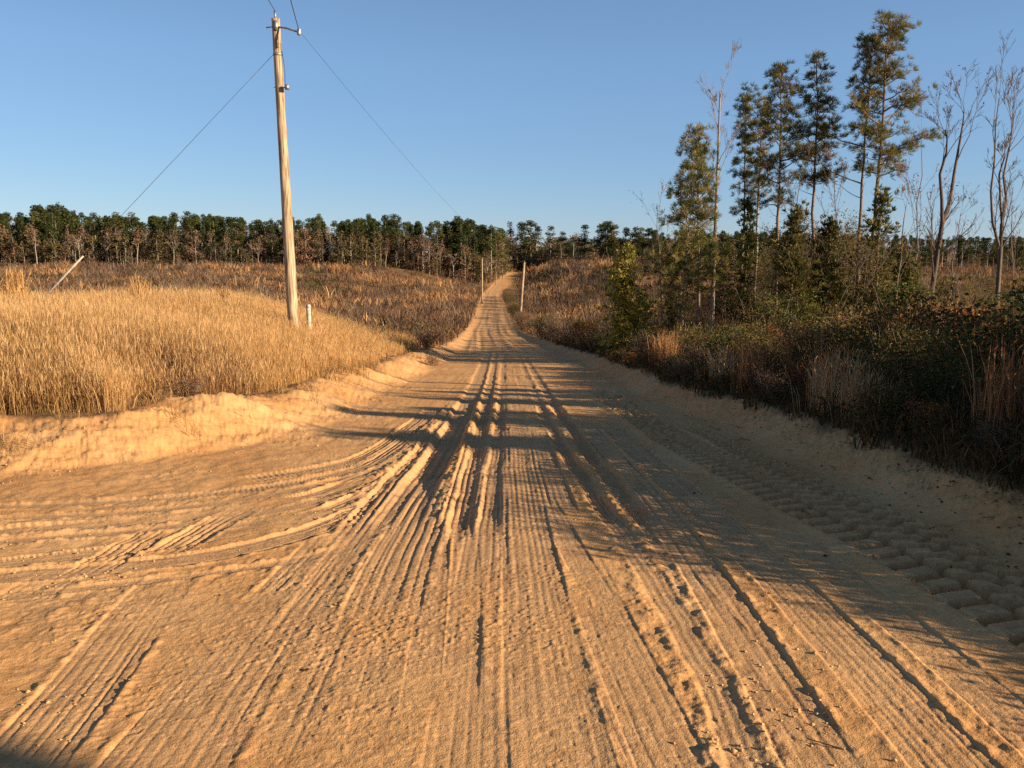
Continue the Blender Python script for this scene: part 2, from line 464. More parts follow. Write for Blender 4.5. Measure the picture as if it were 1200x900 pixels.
def plain_mat(name, c, rough=.6, metal=0., nscale=20, var=.25):
    m, nt, N, L = new_mat(name)
    out = N.new('ShaderNodeOutputMaterial'); p = N.new('ShaderNodeBsdfPrincipled')
    tc = N.new('ShaderNodeTexCoord'); nz = N.new('ShaderNodeTexNoise'); nz.inputs['Scale'].default_value = nscale
    L.new(tc.outputs['Object'], nz.inputs['Vector'])
    r = N.new('ShaderNodeValToRGB'); e = r.color_ramp.elements
    e[0].position = .3; e[0].color = (*[v * (1 - var) for v in c], 1); e[1].position = .7; e[1].color = (*c, 1)
    L.new(nz.outputs['Fac'], r.inputs[0]); L.new(r.outputs[0], p.inputs['Base Color'])
    p.inputs['Roughness'].default_value = rough; p.inputs['Metallic'].default_value = metal
    L.new(p.outputs[0], out.inputs['Surface'])
    return m

def pole_mat():
    m, nt, N, L = new_mat('weathered_pole_wood')
    out = N.new('ShaderNodeOutputMaterial'); p = N.new('ShaderNodeBsdfPrincipled'); p.inputs['Roughness'].default_value = .85
    p.inputs['Specular IOR Level'].default_value = .2
    tc = N.new('ShaderNodeTexCoord'); mp = N.new('ShaderNodeMapping'); mp.inputs['Scale'].default_value = (9, 9, .35)
    nz = N.new('ShaderNodeTexNoise'); nz.inputs['Scale'].default_value = 4; nz.inputs['Detail'].default_value = 6
    L.new(tc.outputs['Object'], mp.inputs[0]); L.new(mp.outputs[0], nz.inputs['Vector'])
    r = N.new('ShaderNodeValToRGB'); e = r.color_ramp.elements
    e[0].position = .38; e[0].color = (.17, .11, .065, 1); e[1].position = .58; e[1].color = (.52, .38, .25, 1)
    L.new(nz.outputs['Fac'], r.inputs[0])
    n2 = N.new('ShaderNodeTexNoise'); n2.inputs['Scale'].default_value = 1.6; L.new(tc.outputs['Object'], n2.inputs['Vector'])
    r2 = N.new('ShaderNodeValToRGB'); e = r2.color_ramp.elements
    e[0].position = .3; e[0].color = (.6, .55, .5, 1); e[1].position = .55; e[1].color = (1, 1, 1, 1)
    L.new(n2.outputs['Fac'], r2.inputs[0])
    mx = N.new('ShaderNodeMix'); mx.data_type = 'RGBA'; mx.blend_type = 'MULTIPLY'; mx.inputs[0].default_value = .7
    L.new(r.outputs[0], mx.inputs[6]); L.new(r2.outputs[0], mx.inputs[7]); L.new(mx.outputs[2], p.inputs['Base Color'])
    bp = N.new('ShaderNodeBump'); bp.inputs['Strength'].default_value = .5; bp.inputs['Distance'].default_value = .012
    L.new(nz.outputs['Fac'], bp.inputs['Height']); L.new(bp.outputs[0], p.inputs['Normal'])
    L.new(p.outputs[0], out.inputs['Surface'])
    return m

M_LEAF = leaf_mat('foliage', .3)
M_GRASS = leaf_mat('dry_grass_blades', .35, .1)
M_BARK = bark_mat('bark')
M_GROUND = ground_mat()
M_POLE = pole_mat()
M_STEEL = plain_mat('galvanised_steel', (.32, .31, .30), .5, .7)
M_WIRE = plain_mat('dark_wire', (.06, .06, .065), .5, .3)
M_WHITE = plain_mat('weathered_white_plastic', (.50, .45, .38), .6, 0, 12, .45)
M_PORC = plain_mat('grey_porcelain', (.25, .25, .26), .3)

# ------------------------------------------------------------------ the ground, one sheet to the horizon split into its surfaces
def build_ground():
    rows = [1.3]
    while rows[-1] < 2600:
        d = rows[-1]
        rows.append(d + min(max(.0065, .00060 * d * d), .02 * d))
    back = [1.3 - .1 * (1.35 ** k - 1) / .35 for k in range(1, 20)]
    back = [b for b in back if b > -110]
    rows = np.array(back[::-1] + rows)
    dense = np.linspace(-.74, .74, 1120)
    side = .74 + .0014 * (1.075 ** np.arange(1, 88) - 1) / .075
    t = np.concatenate([-side[::-1], dense, side])
    Wd = np.where(rows >= 1.3, rows, 1.3 + (1.3 - rows) * 1.5)
    X = (Wd[:, None] * t[None, :]); Y = np.repeat(rows[:, None], len(t), 1)
    print('ground grid', X.shape, t[-1])
    x, y = X.ravel(), Y.ravel()
    z = macro(x, y)
    sl, sr = left_s(x, y), right_s(x, y)
    comp = np.zeros_like(x)
    k = np.where((y < 60) & (y > -12) & (np.abs(x) < 40))[0]
    dz, cc = micro(x[k], y[k], sl[k], sr[k])
    z[k] += dz * (1 - sstep(y[k], 40, 60)); comp[k] = cc
    fr = sstep(y, 38, 60) * (1 - sstep(y, 250, 330)) * (1 - sstep(np.maximum(sl, sr), -.4, .2))
    uu = x - tab(T_ROADX, y)
    z += fr * .10 * noise(uu * 2.3, y * .03, 49) + fr * .05 * noise(uu * 5, y * .06, 50)
    comp += fr * np.clip(noise(uu * 3, y * .02, 52) + .4, 0, 1)
    edge = .5 * fbm(x * 1.3, y * 1.3, 75, 3)
    off_l = sl + edge - np.where(y < 60, 1.5 + .8 * (1 - sstep(y, 12, 15)), 1.1)
    off_r = sr + edge * .7 - np.where(y < 60, .62, .7)
    sand = (1 - sstep(off_l, -.25, .25)) * (1 - sstep(off_r, -.2, .2))
    # bare cut bank where the road climbs the far hill
    cut = sstep(y, 265, 290) * (1 - sstep(y, 370, 400)) * (1 - sstep(sl + 3 * fbm(x * .1, y * .1, 77, 2), 5, 8)) * (sl > -1)
    sand = np.maximum(sand, cut * .8)
    sand *= 1 - sstep(y, 470, 520)
    # pale bare patches through the scrub
    pt = sstep(fbm(x * .035, y * .05, 79, 3), .30, .42) * sstep(y, 60, 90) * .55
    sand = np.maximum(sand, pt * (1 - sstep(y, 330, 380)))
    nr, nc = X.shape
    i = np.arange(nr - 1)[:, None] * nc + np.arange(nc - 1)[None, :]
    Q = np.stack([i, i + 1, i + nc + 1, i + nc], -1).reshape(-1, 4)
    V = np.stack([x, y, z], 1)
    lm, rm = sl[Q].mean(1), sr[Q].mean(1)
    road = (lm < .05) & (rm < .15) & (y[Q].mean(1) < 480)
    dl = road & (x[Q].mean(1) - tab(T_ROADX, y[Q].mean(1)) < -3.9)
    road = road & ~dl
    rest = ~road & ~dl
    for nm, mask, lab, cat in (('dirt_road', road, 'orange sand road full of tyre tracks running to the far hill', 'road'),
                               ('sandy_driveway', dl, 'rutted sandy turn-off joining the road from the left', 'driveway'),
                               ('ground', rest, 'brown cutover ground with sandy banks either side of the road', 'ground')):
        q = Q[mask]
        used, inv = np.unique(q, return_inverse=True)
        me = mesh_from(nm, V[used], [inv.reshape(-1, 4)], M_GROUND, None, True)
        for an, arr in (('sand', sand), ('compact', comp)):
            a = me.attributes.new(an, 'FLOAT', 'POINT'); a.data.foreach_set('value', arr[used].astype(np.float32))
        o = link(nm, me, None, 'structure')
        o['label'] = lab; o['category'] = cat
build_ground()

# ------------------------------------------------------------------ things
def thing(name, label, cat, loc, group=None, rz=0., sc=1.):
    o = bpy.data.objects.new(name, None); COL.objects.link(o)
    o.empty_display_size = .3
    o.location = loc; o.rotation_euler = (0, 0, rz)
    o.scale = (sc, sc, sc) if not hasattr(sc, '__len__') else sc
    o['label'] = label; o['category'] = cat
    if group: o['group'] = group
    return o
def single(name, me, label, cat, group=None, kind=None, loc=None):
    o = link(name, me, None, kind); o['label'] = label; o['category'] = cat
    if group: o['group'] = group
    if loc is not None: o.location = loc
    return o
def dup(root, loc, rz=0., sc=1., label=None, group=None):
    r = root.copy(); COL.objects.link(r)
    r.location = loc; r.rotation_euler = (0, 0, rz)
    r.scale = (sc, sc, sc) if not hasattr(sc, '__len__') else sc
    if label: r['label'] = label
    if group: r['group'] = group
    for ch in KIDS[root.name]:
        c = ch.copy(); COL.objects.link(c); c.parent = r
    return r
KIDS = {}
def with_parts(root, parts):
    KIDS[root.name] = [link(n, me, root) for n, me in parts]
    return root

# ---- plants --------------------------------------------------------
def blades(P, h, w, lean, C, tipw=.5, levels=3):
    """curved blades; P (n,3) feet, returns verts, tris, colours"""
    n = len(P)
    az = rng.uniform(0, 2 * np.pi, n); fa = rng.uniform(0, 2 * np.pi, n)
    ld = np.stack([np.cos(az), np.sin(az), np.zeros(n)], 1)
    wd = np.stack([np.cos(fa), np.sin(fa), np.zeros(n)], 1)
    Vs = []
    for q, wk in ((0, .7), (.55, 1.0), (.82, tipw * 1.6)):
        c = P + ld * (lean * h * q * q)[:, None]; c[:, 2] += h * q * (1 - .25 * lean * q)
        Vs += [c - wd * (w * wk / 2)[:, None], c + wd * (w * wk / 2)[:, None]]
    tip = P + ld * (lean * h)[:, None]; tip[:, 2] += h * (1 - .25 * lean)
    Vs.append(tip)
    V = np.stack(Vs, 1).reshape(-1, 3)
    base = (np.arange(n) * 7)[:, None]
    T = np.concatenate([base + np.array(t)[None, :] for t in ((0, 1, 3), (0, 3, 2), (2, 3, 5), (2, 5, 4), (4, 5, 6))])
    return V, T, np.repeat(C, 7, 0)

def leaf_tris(P, size, C, flat=0.0, up=0.0, asp=.28):
    """leaf shaped quads at P with random turn"""
    n = len(P)
    a = rand_dirs(n); a[:, 2] = a[:, 2] * (1 - flat) + up
    a = unit(a)
    b = unit(np.cross(a, rand_dirs(n)))
    s = np.broadcast_to(np.asarray(size, float), (n,))[:, None]
    V = np.stack([P - a * s * .5, P + b * s * asp, P + a * s * .5, P - b * s * asp], 1).reshape(-1, 3)
    Q = (np.arange(n) * 4)[:, None] + np.arange(4)[None, :]
    return V, Q, np.repeat(C, 4, 0)

def pal(n, cols, wts=None, var=.25):
    cols = np.array(cols, float)
    k = rng.choice(len(cols), n, p=None if wts is None else np.array(wts) / np.sum(wts))
    return cols[k] * rng.uniform(1 - var, 1 + var, (n, 1))

GREEN = [(.098, .108, .030), (.165, .145, .042), (.062, .076, .025), (.25, .19, .06)]
BROWNN = [(.22, .15, .055), (.27, .19, .075)]
STRAW = [(.55, .322, .132), (.48, .268, .102), (.60, .38, .18), (.37, .19, .078)]
RUST = [(.30, .12, .05), (.24, .09, .045), (.36, .17, .07)]
TWIG = [(.145, .10, .07), (.19, .13, .09), (.10, .068, .048)]

def wobble_path(p0, p1, n, amp):
    t = np.linspace(0, 1, n)[:, None]
    P = np.asarray(p0)[None] * (1 - t) + np.asarray(p1)[None] * t
    L = np.linalg.norm(np.asarray(p1) - np.asarray(p0))
    o = rng.normal(size=(n, 3)) * amp * L; o[0] = 0
    o = np.cumsum(o, 0) * .5
    o -= t * o[-1]
    return P + o

def tufts(mb, P, D, n, ln, wd, C, spread=.75):
    """bursts of needles at P pointing about D"""
    m = len(P)
    d = unit(np.repeat(D, n, 0) + rand_dirs(m * n) * spread)
    p = np.repeat(P, n, 0)
    l = rng.uniform(.65, 1.15, m * n)[:, None] * np.repeat(np.broadcast_to(ln, (m,)), n)[:, None]
    s = unit(np.cross(d, rand_dirs(m * n))) * (np.broadcast_to(wd, (m,)).repeat(n)[:, None] / 2)
    V = np.stack([p + d * l * .05, p + d * l * .55 + s, p + d * l, p + d * l * .55 - s], 1).reshape(-1, 3)
    c = np.repeat(np.repeat(C, n, 0) * rng.uniform(.8, 1.2, (m * n, 1)), 4, 0)
    mb.add(V, None, (np.arange(m * n) * 4)[:, None] + np.arange(4)[None, :], c)

def pine(H, r, start, rad, bark=(.20, .14, .10), lean=(0, 0), dens=1.0, shape=.75, brown=.15, dead=4, needle=.34, trunk_base=None, green=None, second=None):
    """trunk with limbs, and a crown of needle tufts"""
    tb, cb = MB(), MB()
    n = 14
    ax = wobble_path((0, 0, 0), (lean[0], lean[1], H), n, .006)
    ax[0, 2] = -.3
    tt = np.linspace(0, 1, n)
    C = np.outer(1 - .35 * tt, bark)
    C = np.repeat(C, 8, 0); C = np.vstack([C, C[-1:], C[:1]])
    tb.tube(ax, r * (1 - .86 * tt ** .9) * np.where(tt < .05, 1.25, 1), 8, C)
    axis = lambda h: np.array([np.interp(h, ax[:, 2], ax[:, k]) for k in range(3)])
    def limb(p, az, el, L, rr, fol=True):
        d = np.array([math.cos(az) * math.cos(el), math.sin(az) * math.cos(el), math.sin(el)])
        e = p + d * L + np.array([0, 0, .14 * L])
        m = p + d * L * .5 + np.array([0, 0, -.02 * L])
        q = np.linspace(0, 1, 5)[:, None]
        path = (1 - q) ** 2 * p + 2 * q * (1 - q) * m + q * q * e
        path[1:] += rng.normal(size=(4, 3)) * .03 * L
        tb.tube(path, np.linspace(rr, rr * .3, 5), 4, np.array(bark) * .75, cap=False)
        if not fol: return
        k = max(6, int(L * 11 * dens))
        ts = rng.uniform(.2, 1.0, k) ** .55
        base = np.array([[np.interp(t, q[:, 0], path[:, j]) for j in range(3)] for t in ts])
        sidev = rng.normal(size=(k, 3)) * np.array([.25, .25, .13]) * (.35 + .5 * L ** .6)
        tips = base + sidev
        for a_, b_ in list(zip(base, tips))[::3]:
            tb.tube([a_, (a_ + b_) / 2 + .02, b_], [rr * .35, rr * .28, rr * .2], 3, np.array(bark) * .6, cap=False)
        D = unit(sidev + d * .5 + np.array([0, 0, .35]))
        Cc = pal(k, (green or GREEN) + BROWNN, [(1 - brown) / 4] * 4 + [brown / 2] * 2)
        tufts(cb, tips, D, 32, needle * .85, .017, Cc, .9)
    h = start * H
    while h < H * .97:
        f = (h / H - start) / (1 - start)
        prof = (1 - f) ** shape * (.55 + .45 * min(1, f * 4))
        nb = rng.integers(2, 5)
        a0 = rng.uniform(0, 6.28)
        for k in range(nb):
            L = rad * prof * rng.uniform(.35, 1.25) + .2
            limb(axis(h + rng.uniform(-.12, .12)), a0 + k * 6.28 / nb + rng.uniform(-.5, .5), R(8 + 42 * f + rng.uniform(-12, 12)), L, .012 + .018 * L)
        h += rng.uniform(.32, .58) * (H / 12) ** .5
    limb(axis(H * .96), 0, R(80), .5, .02)
    for az, hh, L, el in (second or []):
        limb(axis(hh), az, el, L, .035)
    for k in range(dead):
        limb(axis(rng.uniform(.25, start) * H), rng.uniform(0, 6.28), R(rng.uniform(0, 30)), rng.uniform(.5, 1.4), .018, False)
    return [('trunk', tb.mesh('pine_trunk', M_BARK, True)), ('crown', cb.mesh('pine_crown', M_LEAF))]

def bare_branches(tb, path, r0, level, bark, spread=.9, dens=1.0, tips=None, sides=6, minr=.006, r1=None, ls=1.):
    P = np.asarray(path, float)
    n = len(P)
    r1 = max(r0 * .3, minr) if r1 is None else r1
    tb.tube(P, np.linspace(r0, r1, n), sides if level else 3, np.array(bark) * rng.uniform(.8, 1.15), cap=False)
    if level <= 0:
        if tips is not None: tips.append(P[-1]); tips.append(P[-2])
        return
    L = np.sum(np.linalg.norm(np.diff(P, axis=0), axis=1))
    k = max(2, int(rng.integers(5, 9) * dens * (.6 + .2 * level)))
    for i in range(k):
        t = rng.uniform(.3, 1.0) ** .7 if i else .98
        j = t * (n - 1); a = int(min(j, n - 2)); p = P[a] + (P[a + 1] - P[a]) * (j - a)
        d = unit(unit((P[a + 1] - P[a])[None])[0] + rand_dirs(1)[0] * spread * rng.uniform(.5, .95) + np.array([0, 0, .3]))
        l = max(ls * L * rng.uniform(.2, .46) * (1.25 - .5 * t), .12)
        bare_branches(tb, wobble_path(p, p + d * l, 5, .04), max((r0 + (r1 - r0) * t) * .42, minr), level - 1, bark, spread, dens, tips, max(3, sides - 1), minr)

def bare_tree(paths, bark=(.17, .13, .10), level=3, dens=1.0, leaves=0, leafcol=RUST, spread=.9, minr=.006, leafsize=.09, ls=1.):
    tb, tips = MB(), []
    for path, r in paths:
        if isinstance(r, tuple): bare_branches(tb, path, r[0], level, bark, spread, dens, tips, 7, minr, r[1], ls)
        else: bare_branches(tb, path, r, level, bark, spread, dens, tips, 7, minr)
    parts = [('trunk', tb.mesh('bare_trunk', M_BARK, True))]
    if leaves:
        T = np.array(tips)
        P = T[rng.integers(0, len(T), leaves)] + rng.normal(size=(leaves, 3)) * .13
        mb = MB(); mb.add(*[q for q in (lambda v, f, c: (v, None, f, c))(*leaf_tris(P, rng.uniform(.6, 1.2, leaves) * leafsize, pal(leaves, leafcol)))])
        parts.append(('crown', mb.mesh('sparse_leaves', M_LEAF)))
    return parts

def cedar(H, rad, cols, dens=1.0, start=.03, droop=0.0):
    tb, cb = MB(), MB()
    tb.tube(wobble_path((0, 0, -.2), (0, 0, H * .97), 8, .008), np.linspace(.035 * H * .5, .008, 8), 6, (.2, .14, .1))
    h = start * H
    while h < H * .98:
        f = h / H
        L0 = rad * (1 - f) ** .55 * rng.uniform(.3, 1.1) + .08
        for k in range(rng.integers(4, 7)):
            az = rng.uniform(0, 6.28); L = L0 * rng.uniform(.4, 1.2) * (1 + .45 * math.sin(az + h * 1.7) + .2 * math.sin(az * 2 - h * 3.1))
            el = R(10 + 45 * f)
            d = np.array([math.cos(az) * math.cos(el), math.sin(az) * math.cos(el), math.sin(el)])
            p = np.array([0, 0, h]); e = p + d * L + np.array([0, 0, .05 - droop * L])
            tb.tube([p, (p + e) / 2 - np.array([0, 0, .03 * L]), e], [.012, .008, .004], 3, (.17, .12, .08), cap=False)
            m = max(3, int(L * 8.5 * dens))
            t = rng.uniform(.25, 1.05, m)[:, None]
            P = p + (e - p) * t + rng.normal(size=(m, 3)) * (.10 + .05 * L)
            tufts(cb, P, np.repeat((d * .8 + np.array([0, 0, .25]))[None], m, 0), 9, .24, .045, pal(m, cols), .7)
        h += rng.uniform(.09, .16) * max(1, H / 4)
    return [('trunk', tb.mesh('cedar_trunk', M_BARK, True)), ('crown', cb.mesh('cedar_crown', M_LEAF))]

def bush(w, h, cols, wts=None, n=1600, leaf=.075, lumps=9, stems=10, stemcol=(.13, .09, .065), bare=0):
    tb, cb = MB(), MB()
    cen = []
    for k in range(lumps):
        a = rng.uniform(0, 6.28); q = rng.uniform(0, .75) * w / 2
        cen.append((q * math.cos(a), q * math.sin(a), h * rng.uniform(.3, .82), w * rng.uniform(.16, .30)))
    for c in cen + [(rng.normal() * w * .25, rng.normal() * w * .25, h * rng.uniform(.5, 1.05), 0) for _ in range(stems)]:
        e = np.array(c[:3])
        p = wobble_path((e[0] * .25, e[1] * .25, -.05), e, 5, .05)
        tb.tube(p, np.linspace(.012, .004, 5) * (1 + h * .3), 3, np.array(stemcol) * rng.uniform(.7, 1.3), cap=False)
        for _ in range(2 + bare):
            t = rng.uniform(.4, 1); b = p[int(t * 4)]
            tb.tube([b, b + rng.normal(size=3) * .1 * h + np.array([0, 0, .06]), b + rng.normal(size=3) * .18 * h + np.array([0, 0, .16 * h])], [.005, .004, .003], 3, np.array(stemcol) * rng.uniform(.7, 1.4), cap=False)
    cen = np.array(cen)
    k = rng.integers(0, lumps, n)
    d = rand_dirs(n) * (rng.uniform(.25, 1.1, n) ** .6)[:, None]
    P = cen[k, :3] + d * cen[k, 3:4] * np.array([1.05, 1.05, .85])
    P[:, 2] = np.maximum(P[:, 2], .03)
    base = pal(lumps, cols, wts, .1)
    Cc = np.where(rng.random((n, 1)) < .55, base[k], pal(n, cols, wts)) * rng.uniform(.7, 1.25, (n, 1))
    V, Q, C = leaf_tris(P, rng.uniform(.6, 1.3, n) * leaf, Cc, .3, .15)
    cb.add(V, None, Q, C)
    return [('stems', tb.mesh('bush_stems', M_BARK)), ('foliage', cb.mesh('bush_foliage', M_LEAF))]

def grass_clump(n, h, spread, cols, w=.008, lean=.35):
    P = np.zeros((n, 3)); P[:, :2] = rng.normal(size=(n, 2)) * spread
    hh = h * rng.uniform(.45, 1.08, n)
    V, T, C = blades(P, hh, np.full(n, w) * rng.uniform(.6, 1.5, n), rng.uniform(.02, lean, n), pal(n, cols), .45)
    mb = MB(); mb.add(V, T, None, C)
    # feathery seed heads
    m = n // 2
    P2 = np.stack([rng.normal(size=m) * spread * 1.6, rng.normal(size=m) * spread * 1.6, h * rng.uniform(.55, 1.0, m)], 1)
    V, Q, C = leaf_tris(P2, rng.uniform(.05, .13, m), pal(m, [c for c in cols], None, .3), 0, 1.6, .07)
    mb.add(V, None, Q, C)
    return mb.mesh('grass_clump', M_GRASS)

exec_parts = []
# ---- utility pole ---------------------------------------------------
PD = 25.0
ptop, pbot = at(323, 22, PD), at(343.5, 372, PD)
gzp = gz(pbot[0], PD)
dirp = (ptop - pbot) / (ptop[2] - pbot[2])
pfoot = pbot + dirp * (gzp - .3 - pbot[2])
def rel(p, root): return np.asarray(p) - np.asarray(root)
root = thing('utility_pole', 'tall bare wooden utility pole standing in golden grass', 'utility pole', tuple(pbot + dirp * (gzp - pbot[2])))
o0 = np.array(root.location)
mb = MB(); nn = 20
q = np.linspace(0, 1, nn)[:, None]
path = rel(pfoot, o0)[None] * (1 - q) + rel(ptop, o0)[None] * q
mb.tube(path, np.linspace(.178, .118, nn), 18)
link('pole_shaft', mb.mesh('pole_shaft', M_POLE, True), root)
armT = at(350.5, 38, PD - .5)
armB = ptop - dirp * .22
mb = MB()
mb.tube([rel(armB, o0), rel((armB + armT) / 2 + np.array([0, 0, .03]), o0), rel(armT, o0)], [.03, .028, .025], 8)
mb.box(rel(armB, o0) + np.array([.02, -.13, 0]), (.12, .03, .28))
br = link('insulator_bracket', mb.mesh('insulator_bracket', M_STEEL, True), root)
mb = MB()
aT = rel(armT, o0)
for k, (dz_, rr) in enumerate(((-.06, .035), (-.03, .07), (0, .045), (.03, .07), (.06, .045), (.09, .06), (.12, .03))): pass
mb.tube([aT + np.array([0, 0, z_]) for z_ in (-.08, -.05, -.02, .01, .04, .07, .10, .13)], [.03, .075, .045, .07, .045, .065, .04, .02], 10)
link('insulator', mb.mesh('insulator', M_PORC, True), br)
nb = ptop - dirp * 1.95
mb = MB(); mb.tube([rel(nb, o0), rel(nb, o0) + np.array([.22, -.14, .0])], [.022, .02], 6); mb.box(rel(nb, o0) + np.array([.26, -.16, .0]), (.12, .1, .14), rot=.3)
mb.tube([rel(nb, o0) + np.array([-.18, .02, 0.03]), rel(nb, o0) + np.array([.2, -.1, 0])], [.012, .012], 5)
link('neutral_clamp', mb.mesh('neutral_clamp', M_STEEL), root)
mb = MB(); mb.tube([rel(ptop - dirp * .9, o0) + np.array([.135, -.02, 0]), rel(ptop - dirp * 1.4, o0) + np.array([.2, -.06, 0]), rel(nb, o0) + np.array([.2, -.12, .05])], .008, 4)
link('ground_lead', mb.mesh('ground_lead', M_WIRE), root)
mb = MB(); mb.tube([rel(ptop, o0) + np.array([0, 0, -.02]), rel(ptop, o0) + np.array([-.02, 0, .22])], [.035, .03], 8)
link('top_pin', mb.mesh('top_pin', M_STEEL), root)
mb = MB(); mb.tube([rel(ptop - dirp * .25, o0) + np.array([-.28, -.02, 0]), rel(ptop - dirp * .25, o0) + np.array([-.08, -.1, 0])], [.02, .02], 6)
link('side_bolt', mb.mesh('side_bolt', M_STEEL), root)
# bolts bands
mb = MB(); pb = rel(ptop - dirp * 1.0, o0)
mb.tube([pb - dirp * .04, pb + dirp * .04], [.133, .133], 18)
link('guy_band', mb.mesh('guy_band', M_STEEL, True), root)

def wire(p0, p1, sag, r, name, label, cat='wire', n=40):
    q = np.linspace(0, 1, n)[:, None]
    P = np.asarray(p0)[None] * (1 - q) + np.asarray(p1)[None] * q
    P[:, 2] -= (4 * q * (1 - q))[:, 0] * sag
    mb = MB(); mb.tube(P - P[0], r, 5)
    return single(name, mb.mesh(name, M_WIRE), label, cat, None, None, tuple(P[0]))

D2, D3 = 119.0, 197.0
def far_pole(px_t, py_t, px_b, py_b, D, label):
    t_, b_ = at(px_t, py_t, D), at(px_b, py_b, D)
    g = gz(b_[0], D); dd = (t_ - b_) / (t_[2] - b_[2])
    f = b_ + dd * (g - b_[2])
    r_ = thing('utility_pole', label, 'utility pole', tuple(f))
    mb = MB(); mb.tube([rel(f - dd * .3, f), rel((f + t_) / 2, f), rel(t_, f)], [.21, .18, .14], 10)
    link('pole_shaft', mb.mesh('far_pole_shaft', M_POLE, True), r_)
    mb = MB(); mb.tube([rel(t_, f) + np.array([0, 0, -.05]), rel(t_, f) + np.array([0, 0, .1]), rel(t_, f) + np.array([0, 0, .25])], [.05, .1, .04], 8)
    link('insulator', mb.mesh('far_insulator', M_PORC), r_)
    return t_ + np.array([0, 0, .2])
t2 = far_pole(614.5, 308, 609, 378, D2, 'distant leaning wooden pole right beside the sand road')
t3 = far_pole(565, 303, 565, 346, D3, 'farthest small wooden pole left of the road below the woods')
wire(armT + np.array([0, 0, .05]), t2, 1.6, .005, 'power_line', 'thin wire dropping from the bracket of the tall pole toward the distant pole')
wire(t2, t3, 1.0, .008, 'power_line', 'thin wire between the two distant poles')
wire(armT + np.array([0, 0, .05]), armT + np.array([6.6, -33, 1.0]), .8, .012, 'power_line', 'wire running up and overhead from the bracket tip of the tall pole')
wire(ptop + np.array([0, 0, .2]), ptop + np.array([4.2, -30, 1.2]), .6, .010, 'power_line', 'wire running up and overhead from the very top of the tall pole')
# guy wire and its pale guard
GD = 27.5
ganch = at(58, 342, GD); gatt = ptop - dirp * 1.0 + np.array([-.13, 0, 0])
gdir = (ganch - gatt); 
gfoot = gatt + gdir * ((gz(ganch[0], GD) - gatt[2]) / gdir[2])
root = thing('guy_wire', 'slanting guy wire with a pale guard, staying the tall pole', 'guy wire', tuple(gfoot))
mb = MB(); mb.tube([rel(gatt, gfoot), rel(gfoot, gfoot)], .0065, 5)
link('strand', mb.mesh('strand', M_WIRE), root)
u_ = (gatt - gfoot); u_ /= np.linalg.norm(u_)
gl = at(101, 297, 27.3)
len_g = np.linalg.norm(gl - gfoot)
mb = MB(); mb.tube([u_ * .15, u_ * len_g * .5, u_ * len_g], [.034, .033, .03], 8)
link('guard', mb.mesh('guard', M_WHITE, True), root)
# white marker post
mk = at(362, 372, 26.5); g = gz(mk[0], 26.5); mt = at(362, 358, 26.5)
root = thing('marker_post', 'short white marker post in the grass just right of the tall pole', 'marker post', (mk[0], 26.5, g))
hh = mt[2] - g
mb = MB(); mb.box((0, 0, hh / 2 - .05), (.13, .1, hh - .02)); link('post', mb.mesh('post', M_WHITE), root)
mb = MB(); mb.tube([(0, 0, hh - .06), (0, 0, hh), (0, 0, hh + .04)], [.085, .085, .05], 4); link('cap', mb.mesh('post_cap', M_WHITE), root)

# ---- pines and other trees on the right ------------------------------
def put_tree(name, label, cat, px_base, px_top, py_top, D, fn, group=None, py=330, rz=None, **kw):
    b = at(px_base, py, D); t_ = at(px_top, py_top, D)
    g = gz(b[0], D); Hh = t_[2] - g
    r_ = thing(name, label, cat, (b[0], D, g), group)
    return with_parts(r_, fn(Hh, t_[0] - b[0], **kw))
GP = 'tall thin pines right of the road'
put_tree('pine_tree', 'taller twin pine, tallest tree of all, with a long low branch reaching right', 'pine tree', 1018, 1042, 20, 36,
         lambda H, dx: pine(H, .14, .53, 1.5, (.26, .18, .13), (dx, 0), 1.15, .42, .22, 3, second=[(0.05, H * .60, 2.3, R(14)), (.2, H * .70, 1.7, R(25))]), GP)
put_tree('pine_tree', 'twin pine with the slightly lower left trunk, one long branch reaching left', 'pine tree', 1006, 1022, 48, 36.6,
         lambda H, dx: pine(H, .115, .66, 1.05, (.25, .17, .12), (dx, 0), 1.15, .45, .22, 3, second=[(3.0, H * .66, 2.0, R(15)), (2.9, H * .54, 1.9, R(18))]), GP)
put_tree('pine_tree', 'straight dense-topped pine next left of the twin pines', 'pine tree', 952, 957, 67, 38,
         lambda H, dx: pine(H, .12, .56, 1.25, (.25, .17, .12), (dx, 0), 1.35, .55, .25, 4), GP)
put_tree('pine_tree', 'straight pine with a rusty tinged crown, third tall pine from the right', 'pine tree', 911, 916, 80, 37,
         lambda H, dx: pine(H, .11, .52, 1.15, (.25, .17, .12), (dx, 0), 1.25, .5, .34, 4), GP)
put_tree('pine_tree', 'pine with a pale sunlit trunk and small crown behind the slim dark pine', 'pine tree', 886, 893, 118, 40,
         lambda H, dx: pine(H, .10, .62, .75, (.36, .26, .18), (dx, 0), 1.1, .5, .25, 4), GP)
put_tree('pine_tree', 'slim dark pine with a narrow pointed crown beside the pale bare snag', 'pine tree', 868, 876, 103, 41,
         lambda H, dx: pine(H, .095, .52, .62, (.17, .12, .09), (dx, 0), 1.5, .7, .08, 3), GP)
put_tree('pine_tree', 'shorter spreading pine at the left end of the tall group, loose open crown', 'pine tree', 822, 816, 152, 35,
         lambda H, dx: pine(H, .085, .26, 1.45, (.22, .16, .12), (dx, 0), .85, .55, .2, 2, second=[(3.1, H * .38, 2.5, R(6))]), GP)
